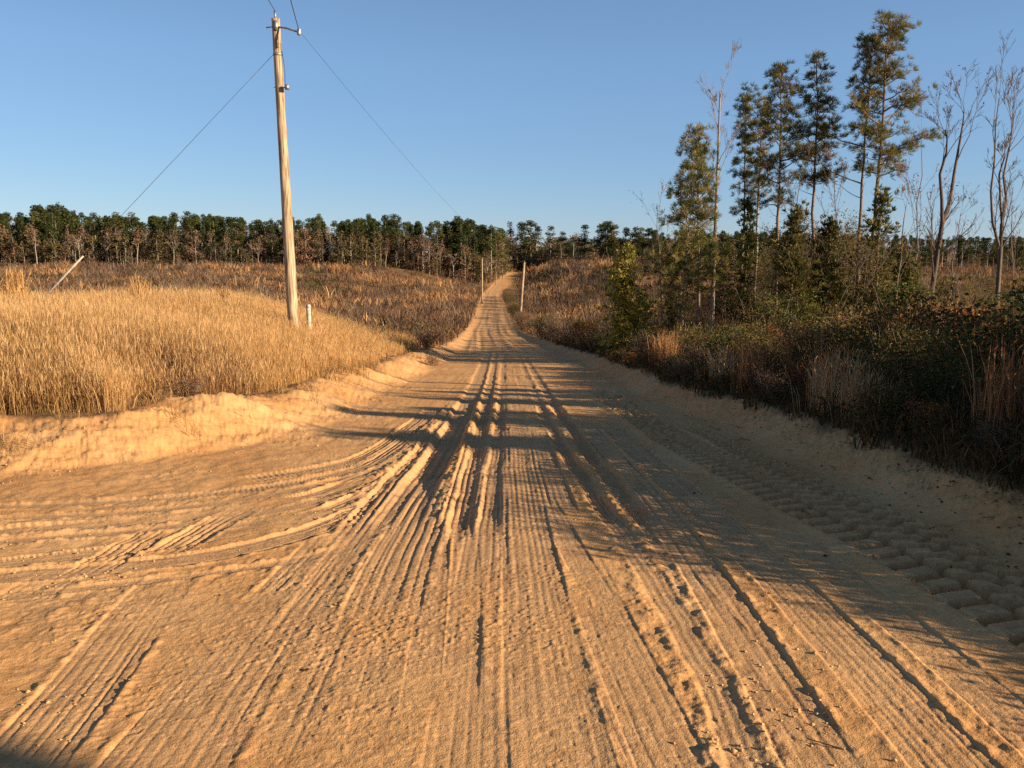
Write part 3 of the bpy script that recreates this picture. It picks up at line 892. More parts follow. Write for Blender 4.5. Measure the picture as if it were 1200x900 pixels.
put_tree('pine_tree', 'young leaning pine with sparse tufts at the left edge of the tall group', 'pine tree', 800, 812, 190, 33,
         lambda H, dx: pine(H, .06, .25, 1.3, (.22, .16, .12), (dx, 0), .8, .6, .2, 1, second=[(3.05, H * .42, 2.6, R(3))]), GP)
def snag(H, dx):
    p = [(np.linspace(0, 1, 9)[:, None] * np.array([[dx, 0, H]]), (.11, .03))]
    return bare_tree(p, (.30, .24, .20), 3, 1.5, spread=.8, minr=.005, ls=.5)
put_tree('bare_tree', 'pale bare snag with upswept twigs among the left pines', 'bare tree', 836, 844, 108, 36, snag)
def forked(D, px0, segs, r):
    """segs: polylines in picture positions at distance D"""
    b = at(px0, 395, D); g = gz(b[0], D)
    out = []
    for s_ in segs:
        pts = [at(px, py, D) - np.array([b[0], D, g]) for px, py in s_[0]]
        pts = np.array(pts)
        pts[:, 1] += np.linspace(0, s_[2], len(pts))
        if s_[3]: pts[0] = (0, 0, -.2)
        out.append((pts, s_[1]))
    return (b[0], D, g), out
loc, paths = forked(30, 1086, [([(1086, 395), (1092, 340), (1098, 300), (1104, 262)], (.10, .08), 0, 1),
                               ([(1104, 262), (1102, 235), (1098, 205), (1104, 180), (1103, 165), (1099, 155)], (.07, .02), -.5, 0),
                               ([(1104, 262), (1115, 235), (1122, 200), (1131, 160), (1136, 140), (1139, 125)], (.075, .016), .5, 0)], 1)
with_parts(thing('bare_tree', 'dark forked bare tree, two trunks splitting above the scrub', 'bare tree', loc), bare_tree(paths, (.12, .085, .065), 3, 1.0, 160, RUST, .95, .005, ls=1.15))
loc, paths = forked(27, 1166, [([(1166, 400), (1169, 340), (1172, 300), (1174, 262)], (.085, .06), 0, 1),
                               ([(1174, 262), (1182, 235), (1181, 205), (1190, 175), (1196, 155), (1202, 130)], (.048, .014), .6, 0),
                               ([(1174, 262), (1171, 235), (1168, 205), (1173, 185)], (.04, .025), -.2, 0),
                               ([(1171, 290), (1161, 260), (1157, 225), (1159, 190), (1158, 150), (1160, 118)], (.05, .012), -.5, 0)], 1)
with_parts(thing('bare_tree', 'pale three-stemmed bare tree at the right, twiggy tops against the sky', 'bare tree', loc), bare_tree(paths, (.16, .12, .095), 3, 1.0, 0, RUST, .95, .005, ls=1.15))
for px, pt, py, D, lab, lv in ((1072, 1080, 175, 33, 'thin crooked bare tree with a few rusty leaves left of the dark forked tree', 160),
                               (985, 978, 200, 34, 'fine-twigged bare sapling with reddish tint left of the twin pines', 120),
                               (930, 938, 210, 35, 'slender leafless sapling between two tall pines', 90),
                               (1055, 1062, 240, 31, 'short thin bare sapling right of the dark cedar', 60),
                               (1118, 1126, 250, 36, 'thin bare sapling just right of the dark forked tree', 30),
                               (1192, 1186, 240, 34, 'bare sapling at the right border behind the three-stemmed tree', 30),
                               (780, 770, 250, 38, 'thin twiggy sapling at the foot of the leftmost pines', 60)):
    put_tree('bare_tree', lab, 'bare tree', px, pt, py, D,
             lambda H, dx, lv=lv: bare_tree([(wobble_path((0, 0, -.2), (dx, 0, H), 9, .02), (.045, .012))], (.18, .125, .10), 3, .85, lv, RUST, .95, .005, ls=.75))
YG = [(.42, .34, .07), (.34, .29, .06), (.48, .37, .09), (.20, .19, .045)]
put_tree('cedar_tree', 'bright yellow-green cedar beside the road, standing apart', 'cedar tree', 733, 737, 296, 35, lambda H, dx: cedar(H, 1.35, YG, 2.0))
put_tree('cedar_tree', 'dark cedar at the foot of the twin pines', 'cedar tree', 1026, 1030, 222, 34, lambda H, dx: cedar(H, 1.5, GREEN))
put_tree('cedar_tree', 'narrow dark cedar below the slim dark pine', 'cedar tree', 872, 872, 236, 39, lambda H, dx: cedar(H, .95, GREEN[:3]))
put_tree('cedar_tree', 'olive green cedar filling the gap under the rusty crowned pine', 'cedar tree', 928, 930, 250, 31, lambda H, dx: cedar(H, 1.5, [(.12, .105, .03), (.15, .12, .04), (.08, .08, .025)]))
put_tree('cedar_tree', 'low dark green cedar left of the spreading pine', 'cedar tree', 790, 792, 290, 44, lambda H, dx: cedar(H, 1.1, GREEN))
put_tree('cedar_tree', 'small olive cedar between the narrow dark cedar and the tall pines', 'cedar tree', 848, 848, 278, 40, lambda H, dx: cedar(H, 1.1, [(.10, .09, .03), (.07, .075, .025), (.14, .11, .04)]))
put_tree('cedar_tree', 'broad olive cedar right of centre among the tall pine trunks', 'cedar tree', 968, 968, 262, 32, lambda H, dx: cedar(H, 1.5, [(.10, .09, .025), (.07, .075, .02), (.15, .11, .04)]))
put_tree('cedar_tree', 'low spreading green cedar left of the dark forked tree', 'cedar tree', 1062, 1060, 300, 32, lambda H, dx: cedar(H, 1.3, GREEN))
put_tree('cedar_tree', 'small green cedar half hidden behind the yellow-green one', 'cedar tree', 752, 752, 345, 43, lambda H, dx: cedar(H, .8, GREEN))

# trees outside the frame to the right: they throw the long bars of shade over the road
OFF = 'trees off to the right that shade the road'
for k, (x, y, H, lab) in enumerate(((17.5, 12.0, 6.4, 'bare tree right of the view'), (20.5, 8.8, 7.2, 'second bare tree right of the view'),
                                    (15.5, 15.0, 5.8, 'third bare tree right of the view'), (22.5, 4.5, 7.4, 'bare tree right of the camera'),
                                    (18.0, 9.5, 6, 'short bare tree right of the view'))):
    r_ = thing('bare_tree', lab, 'bare tree', (x, y, gz(x, y)), OFF)
    with_parts(r_, bare_tree([(wobble_path((0, 0, -.2), (rng.uniform(-.5, .5), 0, H), 9, .012), (.17, .04))], (.17, .13, .1), 2, .7, 0, RUST, .7))
for k, (x, y, H, rad) in enumerate(((14.5, 10.6, 4.2, .9), (15, 4.2, 4.8, 1.5), (18.5, 3.2, 5.6, 1.5), (14, 7.4, 4.6, 1.2), (19, 8.6, 5.0, .7), (17, 9.9, 4.6, .9), (14.2, 8.6, 4.2, .9), (15.5, 12, 4.4, .8), (16, 6.6, 4.9, .9), (16, 13.2, 4.2, .7), (14, 6.3, 3.0, 1.0))):
    r_ = thing('cedar_tree', 'cedar right of the view', 'cedar tree', (x, y, gz(x, y)), OFF)
    with_parts(r_, cedar(H, rad, GREEN))
r_ = thing('pine_tree', 'pine behind the camera to the right', 'pine tree', (17.2, -5.65, gz(17.2, -5.65)), OFF)
with_parts(r_, pine(13, .21, .68, 1.6, (.22, .16, .12), (0, 0), .8, .5, .2, 0))

# ---- far woods --------------------------------------------------------
def far_clump(mb, c, r, n, size, cols):
    d = rand_dirs(n) * (rng.uniform(.3, 1.0, n) ** .5)[:, None] * np.array(r)
    V, Q, C = leaf_tris(np.asarray(c) + d, rng.uniform(.6, 1.3, n) * size, pal(n, cols), .35)
    mb.add(V, None, Q, C)
DG = [(.042, .055, .020), (.062, .072, .024), (.105, .098, .032), (.026, .038, .016)]
def far_pine(H, start=.45, cw=2.4, cols=DG, bark=(.13, .095, .07), n=36, pointy=.85):
    tb, cb = MB(), MB()
    ax = wobble_path((0, 0, -.5), (rng.normal() * .4, 0, H * .97), 7, .008)
    tb.tube(ax, np.linspace(.26, .06, 7), 5, bark, cap=False)
    for k in range(n):
        f = rng.uniform(0, 1) ** 1.1
        h = H * (start + (1 - start) * f * .97)
        w = cw * ((1 - f) ** pointy * .9 + .12) * rng.uniform(.3, 1.0)
        a = rng.uniform(0, 6.28)
        c = (w * math.cos(a), w * math.sin(a), h)
        tb.tube([(0, 0, h - .3), c], [.06, .03], 3, bark, cap=False)
        far_clump(cb, c, (1.0, 1.0, .75), 52, .46, cols)
    return [('trunk', tb.mesh('far_pine_trunk', M_BARK)), ('crown', cb.mesh('far_pine_crown', M_LEAF))]
def far_bare(H, leaf=None, nleaf=0, bark=(.27, .21, .165)):
    tb, tips, cb = MB(), [], MB()
    bare_branches(tb, wobble_path((0, 0, -.5), (rng.normal() * .6, 0, H * .75), 6, .02), .22, 3, bark, .85, .95, tips, 4, .035)
    parts = [('trunk', tb.mesh('far_bare_trunk', M_BARK))]
    if nleaf:
        T = np.array(tips); P = T[rng.integers(0, len(T), nleaf)] + rng.normal(size=(nleaf, 3)) * .55
        V, Q, C = leaf_tris(P, rng.uniform(.3, .7, nleaf), pal(nleaf, leaf))
        cb.add(V, None, Q, C); parts.append(('crown', cb.mesh('far_thin_crown', M_LEAF)))
    return parts
def far_bushy(H, cols, w):
    tb, cb = MB(), MB()
    tb.tube(wobble_path((0, 0, -.5), (0, 0, H * .8), 5, .02), np.linspace(.2, .06, 5), 5, (.22, .17, .13), cap=False)
    for k in range(24):
        f = rng.uniform(.12, .95); ww = w * math.sin(math.pi * min(1, f * .85 + .15)) * rng.uniform(.3, 1); a = rng.uniform(0, 6.28)
        c = (ww * math.cos(a), ww * math.sin(a), H * f)
        tb.tube([(0, 0, H * f * .8), c], [.05, .025], 3, (.2, .15, .12), cap=False)
        far_clump(cb, c, (.9, .9, .75), 24, .5, cols)
    return [('trunk', tb.mesh('far_bushy_trunk', M_BARK)), ('crown', cb.mesh('far_bushy_crown', M_LEAF))]

BR = [(.17, .11, .07), (.21, .14, .085), (.13, .09, .06)]
RU = [(.20, .10, .06), (.16, .075, .05), (.23, .13, .065)]
OL = [(.13, .105, .035), (.16, .12, .045), (.09, .08, .03)]
KINDS = [('pine_tree', 'pine tree', 'dark green pine', lambda: far_pine(18, .42, 3.1, DG, n=40)),
         ('pine_tree', 'pine tree', 'deep green full-crowned pine', lambda: far_pine(18, .12, 3.5, DG, n=60)),
         ('pine_tree', 'pine tree', 'narrow pointed dark pine', lambda: far_pine(18, .2, 2.2, DG[:2] + DG[3:], pointy=1.0, n=38)),
         ('pine_tree', 'pine tree', 'thin pale-trunked pine', lambda: far_pine(18, .6, 2.4, DG, (.30, .225, .165), n=20)),
         ('pine_tree', 'pine tree', 'olive tinged pine', lambda: far_pine(18, .42, 2.6, [DG[2], OL[0], DG[1]], n=28)),
         ('bare_tree', 'bare tree', 'grey leafless hardwood', lambda: far_bare(15, BR, 160)),
         ('bare_tree', 'bare tree', 'pale-trunked leafless hardwood', lambda: far_bare(14, None, 0, (.30, .24, .19))),
         ('oak_tree', 'oak tree', 'brown-leaved hardwood', lambda: far_bushy(12, BR, 3.4)),
         ('oak_tree', 'oak tree', 'russet-leaved hardwood', lambda: far_bushy(10, RU, 2.4)),
         ('oak_tree', 'oak tree', 'olive-brown bushy tree', lambda: far_bushy(11, OL + BR[:1], 2.8)),
         ('bare_tree', 'bare tree', 'thin brown twiggy hardwood', lambda: far_bare(13, BR + RU[:1], 320))]
PROTO = []
NPROTO_H = [18, 18, 18, 18, 18, 15, 14, 12, 10, 11, 13]
used = set()
MESHES = [k[3]() for k in KINDS] 
MESHES2 = [k[3]() for k in KINDS]
MESHES3 = [k[3]() for k in KINDS]
def zone(px):
    if px < 60: return 'far tree line at the left border'
    if px < 140: return 'far tree line behind the guy guard'
    if px < 230: return 'far tree line left of the pole'
    if px < 330: return 'far tree line close left of the pole'
    if px < 430: return 'far tree line close right of the pole'
    if px < 520: return 'far tree line behind the scrub slope'
    if px < 590: return 'far tree line above the farthest pole'
    if px < 660: return 'hilltop where the road disappears'
    if px < 770: return 'hilltop above the yellow-green cedar'
    if px < 900: return 'far wood behind the left pines'
    if px < 1060: return 'far wood behind the twin pines'
    return 'far wood behind the bare trees'
ROOTS = {}
NFAR = [0]
def far_tree(ki, px, D, py_top=None, H=None, wide=1.0):
    x = at(px, 300, D)[0]; g = gz(x, D)
    if H is None: H = at(px, py_top, D)[2] - g
    s = H / NPROTO_H[ki]
    nm, cat, desc, _ = KINDS[ki]
    size = 'tall ' if H > 19 else ('low ' if H < 10 else '')
    lab = f'{size}{desc} in the {zone(px)}'
    grp = f'{desc}s of the far woods'.replace('hardwoods of', 'hardwoods of')
    var = rng.integers(0, 3)
    key = (ki, var); w_ = s * wide
    rz = rng.uniform(0, 6.28)
    if key not in ROOTS:
        r_ = thing(nm, lab, cat, (x, D, g), grp, rz, (w_, w_, s)); with_parts(r_, (MESHES, MESHES2, MESHES3)[var][ki]); ROOTS[key] = r_
    else:
        r_ = dup(ROOTS[key], (x, D, g), rz, (w_, w_, s), lab, grp)
    NFAR[0] += 1
    return r_
def top_profile(px):
    return np.interp(px, [-60, 0, 40, 55, 75, 90, 130, 200, 245, 262, 310, 330, 380, 400, 430, 455, 500, 540, 575, 600, 640, 760, 900, 1000, 1100, 1200, 1300],
                     [251, 253, 247, 238, 238, 250, 251, 251, 251, 252, 257, 256, 251, 258, 253, 253, 260, 256, 266, 264, 270, 268, 270, 272, 275, 275, 275])
# front rows, one tree at a time, left wood
px = -70.0
while px < 585:
    k = rng.choice(11, p=[.17, .2, .1, .06, .1, .07, .04, .09, .05, .06, .06])
    D = rng.uniform(292, 330)
    tall = k < 5
    tp = top_profile(px) + (abs(rng.normal()) * 7 - 4 if tall else rng.uniform(8, 26))
    far_tree(k, px, D, tp, wide=rng.uniform(.7, 1.4))
    px += rng.uniform(3.2, 6.6)
# low edge of the left wood
px = -60.0
while px < 585:
    k = rng.choice([7, 8, 9, 10, 5, 6], p=[.30, .16, .2, .24, .06, .04])
    far_tree(k, px, rng.uniform(284, 296), H=rng.uniform(5.5, 14), wide=rng.uniform(.9, 1.35))
    px += rng.uniform(3.4, 7)
# hilltop trees round the gap, each where it stands
for k, px, tp, D, wd in ((2, 598, 262, 400, .9), (1, 612, 262, 395, 1.0), (4, 622, 261, 398, 1.1), (3, 630, 268, 405, .8), (9, 588, 285, 380, 1.2), (7, 594, 276, 390, 1.),
                         (3, 645, 267, 380, .7), (9, 646, 292, 372, .9), (1, 659, 274, 385, 1.0), (7, 657, 285, 380, 1.), (10, 672, 278, 380, 1.), (2, 685, 266, 370, 1.2),
                         (10, 678, 282, 365, 1.), (0, 704, 265, 360, 1.), (1, 711, 261, 362, 1.25), (4, 719, 266, 358, 1.1), (0, 733, 270, 350, 1.), (9, 738, 272, 352, 1.), (1, 744, 268, 350, 1.1),
                         (4, 752, 270, 345, 1.), (0, 760, 270, 340, 1.), (7, 640, 300, 370, 1.4), (9, 666, 296, 365, 1.2), (8, 632, 297, 378, 1.3), (7, 606, 292, 385, 1.5), (9, 617, 296, 380, 1.4),
                         (7, 580, 290, 375, 1.3), (1, 570, 275, 370, 1.1), (0, 580, 276, 372, 1.0)):
    far_tree(k, px, D, tp - 3, wide=wd * 1.6)
px = 765.0
while px < 1290:
    k = rng.choice([0, 1, 3, 4, 9, 7, 10], p=[.26, .2, .22, .14, .06, .06, .06])
    D = rng.uniform(258, 300)
    far_tree(k, px, D, top_profile(px) + abs(rng.normal()) * 4 + (0 if k < 5 else 12), wide=rng.uniform(.8, 1.1))
    px += rng.uniform(5, 11)
print('far trees', NFAR[0])
# the depth of the woods behind: one mass
def mass_of_trees(name, label, spots):
    mb = MB()
    for ki, x, y, s, w in spots:
        a = rng.uniform(0, 6.28); ca, sa = math.cos(a), math.sin(a)
        for pn, me in MESHES[ki]:
            n = len(me.vertices); co = np.empty(n * 3, np.float32); me.vertices.foreach_get('co', co); co = co.reshape(-1, 3)
            cc = np.empty(n * 4, np.float32); me.color_attributes['col'].data.foreach_get('color', cc); cc = cc.reshape(-1, 4)[:, :3]
            nl = len(me.loops); vi = np.empty(nl, np.int32); me.loops.foreach_get('vertex_index', vi)
            V = np.stack([(co[:, 0] * ca - co[:, 1] * sa) * w + x, (co[:, 0] * sa + co[:, 1] * ca) * w + y, co[:, 2] * s + gz(x, y)], 1)
            npoly = len(me.polygons); tot = np.empty(npoly, np.int32); me.polygons.foreach_get('loop_total', tot)
            if (tot == 4).all(): mb.add(V, None, vi.reshape(-1, 4), cc)
    return single(name, mb.mesh(name, M_LEAF), label, 'forest', None, 'stuff')
sp_ = []
for k in range(720):
    p = rng.uniform(-460, 590); D = 308 + 80 * rng.random() ** 1.5
    ki = rng.choice([0, 1, 4, 7, 9, 2], p=[.16, .18, .05, .28, .27, .06])
    x = at(p, 300, D)[0]; H = (at(p, top_profile(p) + rng.uniform(1, 9), D)[2] - gz(x, D))
    if ki in (7, 9): H *= rng.uniform(.4, .9)
    sp_.append((ki, x, D, H / NPROTO_H[ki], H / NPROTO_H[ki] * 1.25))
for k in range(240):
    p = rng.uniform(560, 800); D = rng.uniform(392, 470)
    ki = rng.choice([1, 7, 9, 4], p=[.3, .25, .3, .15])
    x = at(p, 300, D)[0]; H = max(4, at(p, rng.uniform(277, 293), D)[2] - gz(x, D))
    sp_.append((ki, x, D, H / NPROTO_H[ki], H / NPROTO_H[ki] * 1.8))
mass_of_trees('forest', 'depth of the dark wood behind the first trees left of the road', sp_)
sp_ = []
for k in range(300):
    p = rng.uniform(765, 1330); D = rng.uniform(285, 360)
    ki = rng.choice([0, 1, 4, 3, 9], p=[.24, .24, .12, .1, .3])
    x = at(p, 300, D)[0]; H = (at(p, top_profile(p) + rng.uniform(1, 8), D)[2] - gz(x, D))
    if ki == 9: H *= rng.uniform(.4, .8)
    sp_.append((ki, x, D, H / NPROTO_H[ki], H / NPROTO_H[ki] * 1.15))
mass_of_trees('forest', 'depth of the distant pine wood behind the scrub right of the road', sp_)

# ---- scrub over the cutover slopes (stuff) ------------------------------
def scrub(name, label, x_of, n, yr, side, power=1.0):
    mb = MB()
    y = yr[0] * (yr[1] / yr[0]) ** (rng.random(n) ** power)
    x = x_of(y, n)
    sl, sr = left_s(x, y), right_s(x, y)
    ok = ((sl > 1.5) if side < 0 else (sr > 1.4)) 
    if side < 0: ok &= ~((y < 47 + 3 * noise(x * .3, y * 0, 3)) & (x > -60))
    x, y = x[ok], y[ok]; n = len(x)
    z = macro(x, y)
    big = (.5 + .0040 * y) * np.exp(rng.normal(size=n) * .28)
    # patches of straw, grey twigs and green
    pn = fbm(x * .09, y * .06, 91, 3) + rng.normal(size=n) * .10
    kinds = np.where(pn > .24, 0, np.where(pn > .04, 1, np.where(pn > -.2, 2, 3)))
    pals = [[(.38, .22, .11), (.32, .165, .075), (.26, .13, .06)], TWIG, [(.15, .085, .055), (.10, .065, .05), (.19, .10, .06)], [(.075, .066, .028), (.12, .09, .035), (.055, .05, .025)]]
    for kd in range(4):
        k = np.where(kinds == kd)[0]
        if not len(k): continue
        nb = (16, 14, 15, 20)[kd]
        m = len(k) * nb
        P = np.stack([x[k], y[k], z[k] - .03], 1).repeat(nb, 0)
        bs = big[k].repeat(nb)
        if kd in (0, 1, 2):
            P[:, :2] += rng.normal(size=(m, 2)) * (bs * .38)[:, None]
            h = bs * rng.uniform(.5, 1.3, m) * (1.0, 1.15, .9)[kd]
            cc = np.repeat(pal(len(k), pals[kd], None, .15), nb, 0) * rng.uniform(.75, 1.25, (m, 1))
            V, T, C = blades(P, h, bs * (.10, .06, .09)[kd] * rng.uniform(.5, 1.4, m), rng.uniform(.1, .75, m), cc, .4)
            mb.add(V, T, None, C)
        if kd in (2, 3):
            m2 = len(k) * 22
            P = np.stack([x[k], y[k], z[k]], 1).repeat(22, 0); bs = big[k].repeat(22)
            d = rand_dirs(m2) * rng.uniform(.2, 1, (m2, 1)) ** .5
            P = P + d * (bs[:, None] * np.array([.6, .6, .38])); P[:, 2] += bs * .38
            cc = np.repeat(pal(len(k), pals[kd], None, .15), 22, 0) * rng.uniform(.7, 1.25, (m2, 1))
            V, Q, C = leaf_tris(P, bs * .20 * rng.uniform(.6, 1.3, m2), cc, .2)
            mb.add(V, None, Q, C)
    return single(name, mb.mesh(name, M_LEAF), label, 'scrub', None, 'stuff')
scrub('scrub', 'brown and straw coloured scrub on the slope left of the road', lambda y, n: -4 - rng.random(n) ** .9 * (y * .78 + 6), 15000, (36, 300), -1, .8)
scrub('scrub', 'low brown scrub on the cutover land right of the road', lambda y, n: 3 + rng.random(n) * (y * .85 + 8), 13000, (32, 270), 1, .75)
scrub('scrub', 'scrub along the crest where the road disappears', lambda y, n: rng.uniform(-20, 90, n), 2200, (270, 400), 1, 1)
scrub('scrub', 'scrub above the cut bank on the far hill', lambda y, n: rng.uniform(-70, 40, n), 1600, (290, 400), -1, 1)

# ---- golden grass field (stuff) -----------------------------------------
def grass_field():
    n = 560000
    y = 9.4 * (50 / 9.4) ** (rng.random(n) ** .95)
    x = -4.2 - rng.random(n) * (y * .72 + 3)
    s = left_s(x, y)
    edge = 1.65 + .75 * (1 - sstep(y, 12, 15)) + .5 * fbm(x * .8, y * .8, 101, 3) + 1.0 * np.exp(-(((x + 4.9) / 1.5) ** 2 + ((y - 12.9) / 1.2) ** 2))
    dens = fbm(x * .5, y * .5, 103, 3)
    ok = (s > edge + rng.exponential(.12, n)) & (dens > -.55 + rng.random(n) * .3) & (y < 47 + 3 * fbm(x * .3, y * .3, 104, 2))
    x, y, s, edge, dens = x[ok], y[ok], s[ok], edge[ok], dens[ok]; n = len(x)
    P = np.stack([x, y, macro(x, y) - .02], 1)
    h = (.52 + .55 * rng.random(n) ** 1.3) * (1.0 + .25 * dens) * (.55 + .45 * sstep(s - edge, 0, 1.2)) * (1 - .15 * sstep(x, -8, -5) * sstep(y, 18, 26))
    pn = fbm(x * .35 + 4, y * .35, 105, 3)[:, None]
    red = np.exp(-(((x + 6.3) / 1.5) ** 2 + ((y - 14.6) / 1.6) ** 2))[:, None] * rng.random((n, 1))
    C = pal(n, STRAW, [.32, .28, .18, .22], .2) * (1 + .55 * pn) 
    C = np.where(rng.random((n, 1)) < .05, np.array([(.20, .19, .05)]), C)
    C = np.where(red > .25, pal(n, [(.26, .14, .07), (.2, .10, .055)]), C)
    w = (.0028 + .00022 * y) * rng.uniform(.6, 1.5, n)
    V, T, Cc = blades(P, h, w, rng.uniform(.02, .5, n), C, .4)
    mb = MB(); mb.add(V, T, None, Cc)
    # weeds rooted on the sand bank
    m = 5200
    yc = 8.6 * (34 / 8.6) ** rng.random(m); xc = np.where(rng.random(m) < .6, -3.6 - rng.random(m) * (yc * .7), tab(T_ROADX, yc) - 4 - rng.random(m) * 1.6)
    sc_ = left_s(xc, yc); dn = fbm(xc * 1.1, yc * 1.1, 107, 3)
    ok = (sc_ > .7) & (sc_ < 2.6) & (dn > .18 - .12 * sc_ + rng.random(m) * .25)
    xc, yc = xc[ok], yc[ok]
    nb = 9; mm = len(xc) * nb
    Pw = np.stack([xc, yc, macro(xc, yc) - .02], 1).repeat(nb, 0); Pw[:, :2] += rng.normal(size=(mm, 2)) * .05
    V, T, Cc = blades(Pw, rng.uniform(.06, .38, mm), (.003 + .00025 * Pw[:, 1]) * rng.uniform(.6, 1.4, mm), rng.uniform(.2, 1.0, mm), pal(mm, STRAW[1:] + [(.2, .12, .06), (.17, .15, .05)], None, .2), .4)
    mb.add(V, T, None, Cc)
    # wispy seed plumes over the top of the stand
    m = int(n * .8)
    k = rng.choice(n, m, replace=False)
    Q_ = P[k].copy(); Q_[:, 2] += h[k] * rng.uniform(.72, 1.08, m); Q_[:, :2] += rng.normal(size=(m, 2)) * .12
    V, Q, Cc = leaf_tris(Q_, rng.uniform(.09, .19, m), pal(m, [(.54, .34, .16), (.48, .28, .12), (.58, .38, .2)], None, .2), 0, 3.2, .024)
    mb.add(V, None, Q, Cc)
    return single('grass', mb.mesh('grass_field', M_GRASS), 'tall golden dry grass filling the field left of the road', 'grass', None, 'stuff')
grass_field()
# tall sedge clumps standing above the field
sedge = [grass_clump(240, 1.45, .10, [(.52, .30, .11), (.45, .24, .09), (.58, .36, .16)], .016, .25),
         grass_clump(200, 1.2, .13, [(.50, .30, .13), (.42, .25, .10)], .014, .4),
         grass_clump(260, .95, .18, [(.40, .22, .09), (.33, .17, .075), (.5, .3, .13)], .013, .55)]
for px, D, k, s, lab in ((18, 23, 0, 1.25, 'tallest orange sedge plume at the left border of the field'), (8, 22.5, 1, 1.1, 'feathery sedge clump beside the tall plume at the left border'),
                         (163, 24, 0, 1.0, 'tall sedge tuft on the crest of the field left of the pole'), (262, 27, 0, .85, 'sedge tuft on the crest midway to the pole'),
                         (228, 27.5, 1, .9, 'thin sedge tuft left of the midway tuft'), (55, 20, 1, 1.0, 'loose sedge clump inside the field near its left border')):
    x = at(px, 330, D)[0]; g = gz(x, D)
    o = single('sedge_clump', sedge[k], lab, 'grass clump', 'tall sedge clumps above the golden field', None, (x, D, g - .03)); o.scale = (s, s, s); o.rotation_euler = (0, 0, rng.uniform(0, 6.28))
# dry brush in the field, on the bank and by the road
dry = [bush(1.5, .85, [(.2, .1, .055), (.27, .15, .07), (.15, .08, .05)], None, 900, .06, 8, 26, (.2, .13, .09), 4) for _ in range(2)]
for k, (x, y, s, lab) in enumerate(((-6.1, 14.3, .85, 'dark red-brown brush patch in the middle of the golden grass'), (-5.5, 15.0, .75, 'brown brush at the right of the dark patch in the grass'),
                                    (-7.1, 14.9, .8, 'brown brush at the left of the dark patch in the grass'), (-6.3, 21.5, .65, 'small brown bush in the grass toward the pole'),
                                    (-5.15, 12.7, .55, 'dry weed clump on top of the sand bank'), (-3.15, 32, .6, 'dark dead brush on the left edge of the road'), 
                                    (-4.6, 42, 1.3, 'dark brown bush where the golden field ends at the road'), (-6, 46, 1.5, 'larger dark bush behind the end of the golden field'), (-5.2, 52, 1.6, 'dark bush on the road bank beyond the field'))):
    r_ = thing('dry_bush', lab, 'bush', (x, y, gz(x, y) - .04), 'dry brown brush left of the road', rng.uniform(0, 6.28), s)
    with_parts(r_, dry[k % 2])
# sparse dead stalks stuck in the bank
def stick(path, r, label, name='dead_stalk'):
    P = np.array(path, float); mb = MB(); mb.tube(P - P[0], np.linspace(r, r * .4, len(P)), 5, (.2, .11, .06))
    return single(name, mb.mesh(name, M_BARK), label, 'stick', None, None, tuple(P[0]))
x, y = -5.35, 11.0; g = gz(x, y)
stick([(x, y, g - .05), (x + .05, y, g + .2), (x + .1, y + .03, g + .42)], .012, 'thin dark stick poking up from the sand bank below the grass')

# ---- undergrowth and bushes along the right of the road ------------------
def undergrowth():
    n = 80000
    mb = MB()
    y = 2.0 * (60 / 2.0) ** (rng.random(n) ** .8)
    s = rng.random(n) ** 1.3 * (4 + y * .8) + .3
    x = tab(T_ROADX, y) + 2.75 + s
    ok = right_s(x, y) > .55 + .3 * fbm(x * 1.2, y * 1.2, 111, 2)
    x, y = x[ok], y[ok]; n = len(x)
    P = np.stack([x, y, macro(x, y) - .02], 1)
    C = pal(n, [(.10, .062, .028), (.07, .045, .022), (.14, .08, .035), (.05, .045, .018), (.2, .11, .045)], None, .25)
    h = rng.uniform(.15, .6, n) * (.6 + .6 * sstep(right_s(x, y), .6, 1.6))
    V, T, Cc = blades(P, h, (.008 + .0006 * y) * rng.uniform(.6, 1.5, n), rng.uniform(.1, .9, n), C, .4)
    mb.add(V, T, None, Cc)
    m = n // 2
    k = rng.choice(n, m, replace=False)
    Q_ = P[k].copy(); Q_[:, 2] += rng.uniform(.03, .4, m)
    V, Q, Cc = leaf_tris(Q_, (.05 + .002 * y[k]) * rng.uniform(.6, 1.4, m), pal(m, [(.055, .05, .018), (.11, .055, .025), (.085, .055, .026), (.04, .045, .014)]), .3)
    mb.add(V, None, Q, Cc)
    return single('undergrowth', mb.mesh('undergrowth', M_LEAF), 'dark tangled undergrowth along the right edge of the road', 'undergrowth', None, 'stuff')
undergrowth()
OLV = [(.11, .095, .03), (.15, .12, .038), (.07, .065, .022), (.16, .10, .045)]
BUSH = [('dark green leafy bush', bush(1.9, 1.45, [(.05, .062, .02), (.085, .08, .026), (.13, .07, .032), (.16, .08, .04), (.075, .095, .026), (.11, .12, .034)], None, 2300, .062, 11, 16)),
        ('yellow-green leafy bush', bush(1.6, 1.25, [(.22, .17, .045), (.26, .16, .05), (.11, .10, .03), (.30, .20, .07), (.24, .11, .045)], None, 1900, .062, 10, 16)),
        ('red and orange leaved bush', bush(1.5, 1.2, RUST + [(.2, .13, .04), (.14, .12, .035)], None, 2000, .07, 10)),
        ('brown twiggy bush', bush(1.6, 1.3, [(.2, .11, .06), (.15, .085, .05), (.26, .15, .07)], None, 1100, .06, 9, 34, (.18, .12, .09), 5)),
        ('dark red bush', bush(1.5, 1.2, [(.15, .045, .03), (.19, .06, .04), (.10, .05, .03)], None, 1900, .065, 10)),
        ('olive bush', bush(1.8, 1.4, OLV, None, 2300, .07, 11, 16))]
BROOT = {}
